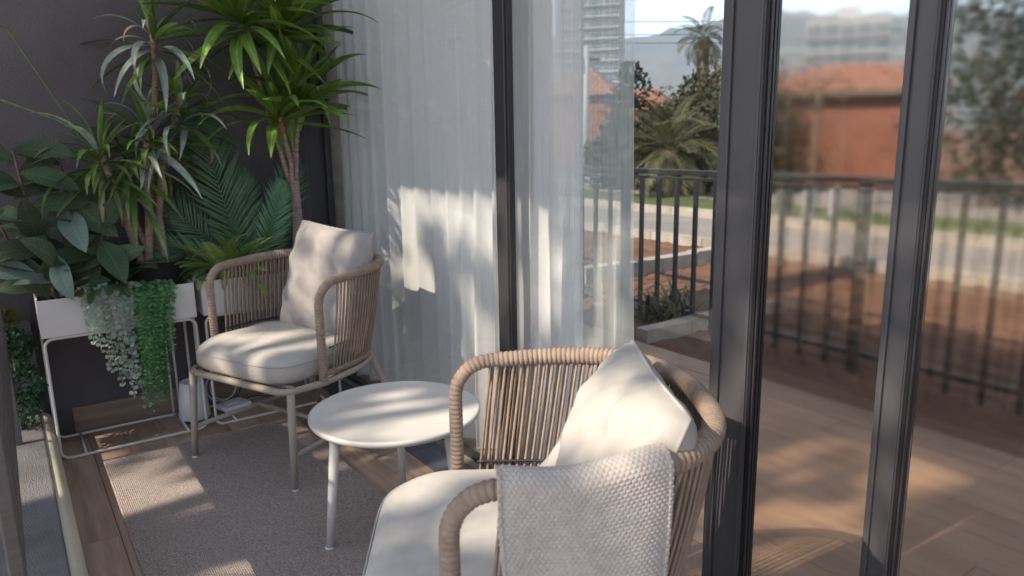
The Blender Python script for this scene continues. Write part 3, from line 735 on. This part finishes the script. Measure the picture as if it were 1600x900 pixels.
sh = MB().tube([(-1.10 - RB.x, .79 - RB.y, 1.10 - RB.z), (-1.098 - RB.x, .785 - RB.y, 1.17 - RB.z)], [.005, .0015], 6).obj('red_bud', mat('red_bud', (.35, .03, .03), None, .4), rp)
for (x, y, z, az, el, k) in ((-1.19, .77, .60, 2.2, .9, 0), (-1.13, .76, .60, -1.2, 1.2, 1), (-1.08, .75, .60, -1.0, 1.15, 0), (-1.22, .74, .70, 3.4, .3, 2), (-1.15, .73, .62, -1.9, 1.25, 1)):
    put_facing(FL[k], rp, (x - RB.x, y - RB.y, z - RB.z), (cos(az) * cos(el), -.15, sin(el)), (U(-.5, .3), -1, U(0, .6)), 1.0)

# fronds: palm and ferns
def frond_mesh(name, m, L, npair, llen, lw, arch, ang0=.95, droop=.5, start=.18, shape=.5):
    b = MB(); p = Vector((0, 0, 0)); a = 0.; pts = [p.copy()]; dirs = []
    for i in range(24):
        d = Vector((0, cos(a), -sin(a))); dirs.append(d); p = p + d * L / 24; pts.append(p.copy()); a += arch / 24 * (.4 + 1.2 * i / 24)
    dirs.append(dirs[-1]); b.tube(pts, [lerp(.0032, .0009, i / 24) * (L / .6) ** .5 for i in range(25)], 5)
    for k in range(npair):
        f = lerp(start, .985, k / (npair - 1)); q = f * 24; i = int(q); c = pts[i].lerp(pts[min(24, i + 1)], q - i); d = dirs[i]; up = Vector((0, -d.z, d.y))
        l = llen * (sin(pi * min(1, (f - start) / (1 - start) * .86 + .14)) ** shape) * U(.9, 1.08)
        for sd in (-1, 1):
            an = lerp(ang0, .45, f) + U(-.07, .07); dirv = (d * cos(an) + Vector((sd, 0, 0)) * sin(an) + up * .18).normalized(); wv = dirv.cross(up).normalized()
            pm = c + dirv * l * .5 - up * l * .02; pe = c + dirv * l * .97 - up * l * droop * .35; w = lw / 2
            b.add([c - wv * w * .35, c + wv * w * .35, pm - wv * w, pm + up * w * .25, pm + wv * w, pe], [(0, 3, 2), (0, 1, 3), (1, 4, 3), (2, 3, 5), (3, 4, 5)])
    return b.mesh(name, m, False)
PB = Vector((-.44, .86, .57))
pl = thing('areca_palm', 'feathery palm with long dark fronds against the dark wall', 'potted plant', PB)
PF = [frond_mesh('frond', 'palm', .72, 30, .20, .013, .7), frond_mesh('frond', 'palm', .62, 28, .18, .012, 1.1)]
for k, (dx, dy, dz, nx, sc) in enumerate(((-.25, -.05, 1, -.3, 1.02), (-.62, -.10, .78, -.1, .88), (-.85, -.18, .42, .1, .72), (.12, -.06, 1, .2, .80), (.42, -.12, .9, .3, .78), (.70, -.15, .55, .4, .62), (.02, -.12, 1, -.2, .66), (-.42, -.05, .95, -.5, .74), (.25, -.25, .9, .0, .6), (-.05, .02, 1, .3, .95))):
    put_facing(PF[k % 2], pl, (U(-.03, .03), U(-.015, .015), 0), (dx, dy, dz), (nx + U(-.15, .15), -1, .35 + U(-.2, .2)), sc, 'frond')
def fern(label, pos, n, L, m, az0, az1, el0, el1, scale=(.7, 1.1), lw=.0062, ll=.048, npair=25):
    t = thing('fern', label, 'fern', pos, group='ferns in the planters')
    ms = [frond_mesh('frond', m, L, npair, ll, lw, 1.3, 1.25, .3, .1, .6), frond_mesh('frond', m, L * .85, npair, ll * .95, lw, 2.0, 1.2, .3, .1, .6), frond_mesh('frond', m, L, npair, ll, lw, .8, 1.25, .3, .1, .6)]
    for i in range(n):
        put_leaf(ms[i % 3], t, (U(-.03, .03), U(-.03, .03), 0), lerp(az0, az1, (i * .618) % 1) + U(-.2, .2), U(el0, el1), U(-.4, .4), U(*scale), 'frond')
    return t
fern('bright green fern beside the back of the armchair', (-.56, .775, .60), 38, .29, 'fern', -3.3, .2, .35, 1.4)
fern('small dark fern between the rubber plant and the black pot', (-.965, .80, .575), 13, .27, 'fern_dark', -2.6, -.2, .7, 1.45, lw=.009, ll=.055)
fern('pale fern in the planter at the foot of the broad dracaena', (-.33, .80, .575), 16, .20, 'fern', -3.2, .2, .3, 1.3)
# yellow-green mossy clump on the plinth at the left
mo = thing('mossy_shrub', 'yellow green mossy shrub at the dark wall by the slatted balustrade', 'shrub', (-1.37, .86, .13))
def clump(spots, size, n, seed, flat=1.):
    r = random.Random(seed); b = MB()
    for (x, y, z, R) in spots:
        for _ in range(n):
            while True:
                v = Vector((r.uniform(-1, 1), r.uniform(-1, 1), r.uniform(-1, 1)))
                if .2 < v.length < 1: break
            v = v.normalized() * (v.length ** .5); c = Vector((x, y, z)) + Vector((v.x * R, v.y * R, v.z * R * flat))
            d = (v + Vector((r.uniform(-.9, .9), r.uniform(-.9, .9), r.uniform(-.5, .9)))).normalized(); s = size * r.uniform(.6, 1.2)
            w = d.orthogonal().normalized(); w.rotate(Quaternion(d, r.uniform(0, 6.3))); nn = d.cross(w)
            b.add([c, c + d * s * .5 + w * s * .3 + nn * s * .06, c + d * s, c + d * s * .5 - w * s * .3 + nn * s * .06], [(0, 1, 2, 3)])
    return b
clump([(0, 0, .38, .07), (-.06, 0, .46, .08), (-.02, .02, .30, .06), (-.04, 0, .22, .06)], .022, 500, 2).obj('foliage', 'moss', mo)
MB().tube([(0, .02, 0), (-.02, .02, .2), (-.03, 0, .42)], .006, 6).obj('stem', 'ficus_stem', mo)
bx = thing('boxwood_bush', 'small dark green boxwood bush on the low grey wall', 'bush', (-1.325, .80, .13))
clump([(0, 0, .08, .065), (.01, 0, .16, .07), (-.02, 0, .24, .065), (.015, .02, .30, .05)], .020, 520, 5).obj('foliage', 'box', bx)
MB().tube([(0, 0, 0), (.005, 0, .15), (0, 0, .3)], .005, 6).obj('stem', 'bark', bx)

# trailing plants over the front of the planter
def strand(parent, m, pts, leaf, gap, seed, round_=False, stem_m='palm_stem'):
    r = random.Random(seed); P_ = resample(pts, gap); b = MB(); b.tube(P_, .0012, 4)
    for i, p in enumerate(P_[1:]):
        for sd in (-1, 1):
            if not round_ and r.random() < .12: continue
            a = i * 1.9 + sd * 1.57 + r.uniform(-.4, .4); d = Vector((cos(a), sin(a) * .7 - .35, r.uniform(-.5, .35))).normalized()
            s = leaf * r.uniform(.65, 1.2) * (1 - .35 * i / len(P_)); w = d.cross(Vector((r.uniform(-.9, .7), -1, .5 + r.uniform(-.9, .7)))).normalized(); nn = w.cross(d)
            k = .5 if round_ else .24
            c = p + d * s * .12
            if round_: b.add([c, c + d * s * .25 + w * s * k * .85, c + d * s * .65 + w * s * k, c + d * s + nn * s * .1, c + d * s * .65 - w * s * k, c + d * s * .25 - w * s * k * .85], [(0, 1, 2, 3), (0, 3, 4, 5)])
            else: b.add([c, c + d * s * .5 + w * s * k + nn * s * .08, c + d * s, c + d * s * .5 - w * s * k + nn * s * .08], [(0, 1, 2, 3)])
    return b.obj('strand', m, parent, False)
eu = thing('trailing_eucalyptus', 'silvery round-leaved trailing plant over the planter front', 'trailing plant', (-1.03, .75, .575))
r = random.Random(4)
for k, (x0, x1, z1) in enumerate(((-1.09, -1.075, .44), (-1.06, -1.055, .40), (-1.035, -1.03, .32), (-1.02, -.985, .30), (-1.0, -.965, .20), (-.985, -.93, .155), (-.97, -.955, .26), (-1.045, -1.0, .26), (-.955, -.95, .38))):
    y0 = .72; pts = [(x0 + 1.03, y0 - .75 + .02, .01), (x0 + 1.03, -.035 - .02, .062), (lerp(x0, x1, .2) + 1.03, -.066, .03), (lerp(x0, x1, .6) + 1.03, -.074, (z1 - .575) * .5), (x1 + 1.03, -.072 + .01 * (k % 3 - 1), z1 - .575)]
    strand(eu, 'euca', pts, .023, (.0165, .021, .018)[k % 3], 30 + k, True)
for k in range(7):
    x = r.uniform(-1.07, -.93); pts = [(x + 1.03, .0, .0), (x + 1.03 + r.uniform(-.02, .02), -.02, .045), (x + 1.03 + r.uniform(-.04, .04), -.05, .05)]
    strand(eu, 'euca', pts, .032, .014, 60 + k, True)
tr = thing('trailing_fern', 'bright green trailing plant spilling down the planter front', 'trailing plant', (-.86, .75, .575))
for k in range(19):
    x0 = r.uniform(-.93, -.795); deep = r.random(); x1 = -.885 + (x0 + .86) * .55 + r.uniform(-.03, .03); z1 = lerp(.40, .125, deep ** .8) if abs(x1 + .89) < .05 else r.uniform(.36, .52)
    yf = r.uniform(-.105, -.06)
    pts = [(x0 + .86, .0, .0), (x0 + .86, -.03, .05), (x0 + .86, yf, .02), (lerp(x0, x1, .5) + .86, yf - .008, (z1 - .575) * .45), (x1 + .86, yf, z1 - .575)]
    strand(tr, 'trail', pts, .024, .0078, 90 + k)
for k in range(5):
    x = -1.205 + k * .026
    su = thing('succulent', ('silver succulent in the corner at the left end of the planter', 'second silver succulent from the left end of the planter', 'middle silver succulent of the short row in the planter', 'silver succulent between the middle one and the one by the eucalyptus', 'silver succulent closest to the trailing eucalyptus in the planter')[k], 'succulent', (x, .735 + .006 * (k % 2), .568), group='small silver succulents in the planter')
    b = MB()
    for i in range(9):
        a = i * 2.4; d = Vector((cos(a), sin(a), .75)).normalized(); w = d.cross(Vector((0, 0, 1))).normalized(); l = .024
        b.add([(0, 0, 0), d * l * .5 + w * .005, d * l, d * l * .5 - w * .005], [(0, 1, 2, 3)])
    b.obj('rosette', 'euca', su, False)

# ================================================================== GARDEN AND BEYOND
gt = thing('grass_tuft', 'tuft of arching grassy leaves at the foot of the railing', 'plant', (2.10, .82, -.03))
GL = [leaf_mesh('blade', mat('yellow_blade', (.16, .17, .05), (.26, .25, .09), .5, 5, rnd=.4, transl=.3), .34, .02, 1.1, .3, 7), leaf_mesh('blade', 'gpalm', .30, .022, .6, .3, 6), leaf_mesh('blade', 'bushB', .30, .03, 1.2, .3, 6)]
for i in range(90):
    put_leaf(random.choice(GL), gt, (U(-.16, .16), U(-.16, .16), 0), U(0, 6.28), U(.5, 1.45), U(-.4, .4), U(.6, 1.1), 'blade')

def tree(name, label, cat, x, y, th, tr_, lumps, size, n, m, seed, z0=-.05, lean=(0, 0), bark='bark', limbs=5):
    t = thing(name, label, cat, (x, y, z0)); rr = random.Random(seed)
    top = Vector((lean[0], lean[1], th))
    b = MB().tube(resample([(0, 0, -.1), (lean[0] * .3 + .05 * tr_, lean[1] * .3, th * .45), top], .25), tr_, 9); nv = len(b.v)
    for i in range(nv): pass
    for k in range(min(limbs, len(lumps))):
        c = Vector(lumps[k][:3]); st = top * rr.uniform(.55, .95); mid_ = st.lerp(c, .5) + Vector((rr.uniform(-.1, .1), rr.uniform(-.1, .1), .1)); b.tube([st, mid_, c], [tr_ * .5, tr_ * .35, tr_ * .12], 6)
    b.obj('trunk', bark, t)
    clump(lumps, size, n, seed).obj('crown', m, t, False); return t
# shading tree on the open side of the terrace (stands out of the frame, dapples the light)
rr = random.Random(21); lumps = []
gaps = [(.07, -.25, .95), (.07, -.2, .8), (.07, -.1, .68), (.07, -.05, .5), (.07, -.28, .6), (.07, .06, .55), (.07, .98, .9), (.07, .95, .8), (.07, .35, .9), (.07, .2, .85),
        (-.45, -.35, .365), (-.3, -.45, .365), (-.36, -.56, .365), (-.5, -1.5, .65), (-.42, -1.4, .6), (-.52, -1.62, .62), (-.5, -1.1, .5), (-.4, -1.2, .5), (-.46, -1.15, .62),
        (-.75, -1.05, .46), (-.95, -1.3, .46), (-.6, -1.62, .68), (-.62, -1.65, .55), (-.62, .3, .46), (-.7, .02, .46), (-.55, .1, .46),
        (.9, -.6, 0), (1.1, -.5, 0), (.8, -.8, 0), (.6, -1.3, 0), (.9, -1.4, 0), (1.1, -1.3, 0), (1.15, -.9, 0), (-.9, -.5, 0), (-.8, -.1, 0), (.07, -.3, .9), (.07, -.3, .75), (.07, -.15, .85), (.07, -.12, .35), (.07, .03, .75), (.07, .12, .95), (.07, .33, .7), (.07, .3, .55), (.07, -.35, 1.0)]
wide = [Vector(q) for q in ((1.05, -.55, 0), (.95, -.85, 0), (.65, -1.25, 0), (.95, -1.45, 0), (1.1, -1.2, 0), (.07, -.24, .85), (.07, -.05, .6), (.07, -.26, .65))]
gaps = [Vector(q) for q in gaps if q != (-.95, -1.3, .46)]
dark = [(-.84, -1.51, .6, .10), (-.84, -1.5, .42, .12), (-.78, -1.53, .66, .08), (-.75, -1.55, .58, .10), (-.72, -1.57, .4, .13), (-.84, -1.2, .46, .07), (-.9, -1.1, .44, .05), (-.6, -.3, .365, .05), (-.2, -.4, .365, .05),
        (.07, .22, .74, .04), (.07, .04, .45, .04), (.07, -.2, .62, .035), (.07, -.33, .8, .03), (.07, .12, .6, .035), (.07, -.02, .7, .028),
        (.92, -.72, 0, .05), (1.0, -1.0, 0, .06), (.78, -1.08, 0, .045), (1.08, -1.38, 0, .06), (.62, -.9, 0, .06), (.85, -1.3, 0, .05), (1.15, -.75, 0, .04), (.7, -.65, 0, .05), (.6, -1.5, 0, .06), (1.0, -1.6, 0, .05)]
for x, y, z, q in dark:
    c = Vector((x, y, z)) + tosun * ((6 + x + rr.uniform(-.6, .6)) / -tosun.x); lumps.append((c.x + 6, c.y - .1, c.z + .05, q))
for i in range(420):
    p = Vector((rr.uniform(-1.1, 1.5), rr.uniform(-2.0, 1.2), rr.uniform(0, 1.5))); tt = (rr.uniform(5.0, 7.2) + p.x) / -tosun.x
    fl = p - tosun * (p.z / tosun.z); cu = p + tosun * ((.07 - p.x) / tosun.x)
    if .35 < fl.x < 1.25 and rr.random() < .6: continue
    if -.4 < cu.y < .45 and .2 < cu.z < 1. and rr.random() < .62: continue
    if p.z > 1.15 and rr.random() < .4: continue
    c = p + tosun * tt; R0 = rr.uniform(.09, .24)
    if min(((c - q) - tosun * (c - q).dot(tosun)).length for q in gaps) < R0 + .045: continue
    if min(((c - q) - tosun * (c - q).dot(tosun)).length for q in wide) < R0 + .10: continue
    lumps.append((c.x + 6.0, c.y - .1, c.z + .05, R0))
tree('shade_tree', 'leafy tree on the open side of the terrace', 'tree', -6.0, .1, 3.9, .16, lumps, .085, 84, 'shade_leaf', 21, limbs=16)

def palm_tree(label, x, y, th, r, L, n, leafm, seed, el_lo=-.7):
    t = thing('palm_tree', label, 'palm tree', (x, y, -.05)); rr = random.Random(seed)
    q = resample([(0, 0, -.05), (.05, .02, th * .5), (0, 0, th)], .12); MB().tube(q, [r * (1 + .08 * (i % 2)) for i in range(len(q))], 9).obj('trunk', 'bark', t)
    ms = [frond_mesh('frond', leafm, L, 34, L * .30, L * .013, 1.0, droop=.7), frond_mesh('frond', leafm, L, 34, L * .28, L * .013, 1.7, droop=.7)]
    for i in range(n):
        put_leaf(ms[i % 2], t, (0, 0, th), i * 2.4 + rr.uniform(-.2, .2), lerp(1.4, el_lo, (i / n) ** .8) + rr.uniform(-.1, .1), rr.uniform(-.5, .5), rr.uniform(.8, 1.1), 'frond')
    return t
palm_tree('low wide date palm with pale arching fronds beyond the road', 8.95, 7.3, .85, .16, 1.25, 44, 'gpalm', 3)
palm_tree('tall palm rising above the other trees against the sky', 22.9, 18.7, 4.9, .22, 1.35, 34, 'bushA', 5, -1.0)
palm_tree('second date palm partly hidden by the thick door stile', 9.9, 6.6, .6, .15, 1.1, 34, 'gpalm', 9)
tree('conifer', 'dark green tree rising beside the curtain edge', 'tree', 11.2, 10.7, 1.6, .09, [(0, 0, 2.55, .22), (.1, -.1, 2.2, .34), (-.1, .15, 1.8, .45), (.15, 0, 1.4, .5), (-.1, -.1, 1.0, .5), (.2, .1, .7, .5)], .13, 260, 'bushB', 12)
tree('bare_tree', 'rusty brown bare-twigged tree below the tall palm', 'tree', 15.3, 12.2, 1.9, .1, [(-.5, .4, 1.5, .6), (.2, -.2, 2.2, .6), (.7, -.6, 2.6, .55), (-.1, .1, 1.0, .6), (1.2, -1.0, 2.1, .6), (.6, -.5, 1.4, .6)], .14, 240, 'bushC', 13)
tree('bare_tree', 'pinkish bare-twigged tree in front of the hills', 'tree', 19.5, 17.8, 1.6, .1, [(-.6, .4, 1.7, .5), (.2, -.2, 2.3, .5), (-1.2, 1.1, 1.3, .55), (.9, -.7, 1.6, .5)], .14, 170, 'bushC', 14)
tree('olive_tree', 'dense olive brown tree filling the space behind the date palm', 'tree', 11.9, 9.3, 1.4, .12, [(0, .2, 1.3, .8), (.4, -.5, 1.6, .75), (-.3, .6, 1.1, .7), (.3, 0, 2.0, .6), (.8, -1.0, 1.9, .65), (.2, -.6, .7, .7), (-.2, .9, .8, .6), (.9, -1.2, 1.2, .7)], .12, 620, 'bushA', 41)
tree('rusty_tree', 'rusty leaved tree standing just under the tall palm crown', 'tree', 14.6, 10.9, 1.8, .12, [(0, .2, 1.9, .7), (.3, -.4, 2.3, .65), (-.3, .6, 1.5, .7), (.6, -.8, 2.6, .6), (.3, -.5, 1.4, .8)], .12, 420, 'bushC', 43)
for k, (x, y, R, mm, lab) in enumerate(((9.9, 8.6, .8, 'bushA', 'olive shrub at the left of the low date palm'), (9.5, 7.9, .45, 'bushB', 'dark shrub under the low date palm fronds'), (10.6, 7.6, 1.0, 'bushA', 'olive shrub behind the low date palm'),
                                        (11.0, 6.6, .7, 'bushB', 'dark shrub behind the thick door stile'), (9.6, 9.6, .75, 'bushB', 'dark shrub behind the see-through curtain edge'), (11.5, 9.0, 1.15, 'bushA', 'tall olive shrub beneath the bare tree'))):
    s = thing('shrub', lab, 'shrub', (x, y, -.05), group='shrubs beyond the road')
    clump([(0, 0, R * .6, R), (R * .5, R * .3, R * .9, R * .7), (-R * .4, -R * .5, R * .8, R * .7), (.1, -.2, R * 1.5, R * .55)], .13, 620, 70 + k).obj('foliage', mm, s, False)
    MB().tube([(0, 0, -.02), (0, 0, R)], .03, 6).obj('trunk', 'bark', s)
tree('hedge_tree', 'broad dark olive tree beyond the lawn at the far side', 'tree', 10.7, 2.6, 1.5, .14, [(0, .3, 1.2, .9), (.3, -.5, 1.7, 1.0), (-.2, .35, 2.3, .75), (.2, -.9, 2.6, .9), (0, 0, 3.1, .8), (.4, -1.5, 1.6, 1.0), (.2, -1.3, 3.0, .9), (0, -.5, .9, .8), (.3, -1.8, .8, .8)], .17, 420, 'bushB', 31)
tree('slim_tree', 'slim dark bare trunk in front of the brick house', 'tree', 8.35, 3.95, 1.75, .045, [(0, .1, 1.95, .22), (.1, -.15, 1.75, .2), (-.1, .2, 1.6, .18), (.05, 0, .7, .25)], .09, 50, 'bushC', 33)

# brick house
ho = thing('brick_house', 'orange brick house with a clay tiled roof beyond the lawn', 'house', (13.0, 8.9, -.1), math.atan2(5.62 - 8.73, 14.86 - 12.92))
Lh = 3.9; Dh = 4.5
MB().box(0, Lh, 0, Dh, 0, 2.05).obj('wall', 'brick', ho, False)
b = MB(); b.add([(-.15, -.25, 2.02), (Lh + .15, -.25, 2.02), (Lh + .15, Dh + .25, 2.02), (-.15, Dh + .25, 2.02), (1.6, Dh * .3, 2.72), (Lh - .6, Dh * .3, 2.72)], [(0, 1, 5, 4), (1, 2, 5), (2, 3, 4, 5), (3, 0, 4), (3, 2, 1, 0)]); b.obj('roof', 'rooft', ho, False)
MB().box(-.16, Lh + .16, -.27, -.251, 1.93, 2.06).obj('fascia', 'bark', ho, False)
h2 = thing('far_house', 'distant house with a pink tiled roof between the trees', 'house', (26.8, 26.3, -.5), rad(-58))
MB().box(-1.6, 1.6, 0, 3, 0, 2.9).obj('wall', 'brick', h2, False)
MB().add([(-1.9, -.3, 2.8), (1.9, -.3, 2.8), (1.9, 3.3, 2.8), (-1.9, 3.3, 2.8), (-.6, 1.5, 3.9), (.6, 1.5, 3.9)], [(0, 1, 5, 4), (1, 2, 5), (2, 3, 4, 5), (3, 0, 4), (3, 2, 1, 0)]).obj('roof', 'rooft', h2, False)
h3 = thing('far_house', 'distant brick house seen through the thin curtain', 'house', (16.6, 19.2, -.5), rad(-55))
MB().box(-1.3, 1.3, 0, 3, 0, 3.1).obj('wall', 'brick', h3, False)
MB().add([(-1.6, -.3, 3.0), (1.6, -.3, 3.0), (1.6, 3.3, 3.0), (-1.6, 3.3, 3.0), (0, 1.5, 4.3)], [(0, 1, 4), (1, 2, 4), (2, 3, 4), (3, 0, 4), (3, 2, 1, 0)]).obj('roof', 'rooft', h3, False)
def block(label, name, x, y, rz, w, d, floors, bays, fh, z0=-3.):
    t = thing(name, label, 'apartment block', (x, y, z0), rz)
    MB().box(-w / 2, w / 2, 0, d, 0, floors * fh + .8).obj('wall', 'conc', t, False)
    wm = MB().box(-.42 * w / bays, .42 * w / bays, -.25, -.02, .9, 2.5).mesh('window', 'blueglass', False)
    bmesh_ = MB().box(-w / 2 - .2, w / 2 + .2, -1.1, -.3, -.12, .12).mesh('balcony', 'conc', False)
    for f in range(floors):
        for k in range(bays): link('window', wm, t, (-w / 2 + w * (k + .5) / bays, 0, f * fh))
        link('balcony', bmesh_, t, (0, 0, f * fh + .2))
    MB().box(-w * .15, w * .15, d * .3, d * .7, floors * fh + .8, floors * fh + 3.4).obj('lift_housing', 'conc', t, False)
    return t
block('tall pale apartment tower behind the thin curtain', 'apartment_tower', 141.8, 164.6, rad(-49), 18, 16, 17, 4, 3.0)
block('pale blue-grey apartment block behind the brick house', 'apartment_block', 135.2, 81.2, rad(-58.5), 14.5, 14, 8, 5, 3.0)
# bins and post at the far side of the road
bn = thing('wheelie_bin', 'dark bin standing at the far side of the road', 'bin', (7.32, 3.68, 0), rad(-58))
b = MB(); b.add([(-.10, -.09, 0), (.10, -.09, 0), (.10, .09, 0), (-.10, .09, 0), (-.12, -.11, .34), (.12, -.11, .34), (.12, .11, .34), (-.12, .11, .34)], [(3, 2, 1, 0), (4, 5, 6, 7), (0, 1, 5, 4), (1, 2, 6, 5), (2, 3, 7, 6), (3, 0, 4, 7)]); b.obj('body', 'bin', bn, False, .01)
MB().box(-.13, .13, -.12, .13, .341, .37).obj('lid', 'bin', bn, False, .01)
for k, (x, y) in enumerate(((7.50, 3.43), (7.66, 3.17))):
    bo = thing('bollard', ('grey concrete bollard beside the dark bin', 'grey concrete bollard farther from the dark bin')[k], 'bollard', (x, y, 0), group='concrete bollards by the road')
    MB().lathe([(0, 0), (.075, 0), (.07, .03), (.065, .36), (.04, .39), (0, .4)], 12).obj('shaft', 'gpost', bo)
    MB().lathe([(.072, .30), (.074, .31), (.074, .33), (.072, .34)], 12).obj('collar', 'conc', bo)
po = thing('utility_pole', 'pale utility pole seen through the thin curtain', 'pole', (14.95, 16.7, -.6))
MB().tube([(0, 0, -.4), (0, 0, 4.5)], [.15, .12], 10).obj('shaft', 'conc', po)
MB().box(-.6, .6, -.05, .05, 4.05, 4.15).obj('crossarm', 'bark', po, False)
for k, (z, dz) in enumerate(((4.46, .0), (4.85, .1), (4.2, -.1))):
    wr = tag(MB().tube([(14.95 + (34 - 14.95) * f, 16.7 + (1.0 - 16.7) * f, 4.0 + (z - 4.2) + .9 * f - .5 * sin(pi * f)) for f in [q / 24 for q in range(25)]], .012, 4).obj('overhead_wire', 'cable'), 'thin black overhead wire against the hills, %s' % ('middle one', 'topmost', 'lowest')[k], 'wire', 'overhead wires')

# hills
rows = []
rh = random.Random(7)
def ridge(t, k):
    return sum(a * sin(t * f + p) for a, f, p in ((30, 3, .4), (18, 7.3, 1.2), (9, 15, .3), (4, 37, 2)))
for j, (D, h0) in enumerate(((2300, -5), (2500, 120), (2750, 250), (3000, 395), (3300, 330), (3600, 250))):
    row = []
    for i in range(121):
        th = rad(-20 + 100 * i / 120); hh = h0 + (ridge(th * 4, j) * h0 / 395 if h0 > 0 else 0) + (rh.uniform(-8, 8) if 0 < j else 0)
        row.append((-1.3 + D * cos(th), -2.3 + D * sin(th), hh - 3))
    rows.append(row)
tag(MB().grid(rows).obj('hills', 'hill'), kind='structure')

# air: hills fade to blue
hz = MB().box(-4300, 4300, -4300, 4300, -6, 560).obj('haze', mat('haze_air', (.5, .5, .5)), None, False); tag(hz, kind='stuff')
M = hz.data.materials[0]; N, L = M.node_tree.nodes, M.node_tree.links; N.remove(N['Principled BSDF'])
vol = N.new('ShaderNodeVolumePrincipled'); vol.inputs['Color'].default_value = (.60, .78, 1, 1); vol.inputs['Density'].default_value = .0002
L.new(vol.outputs[0], N['Material Output'].inputs['Volume'])
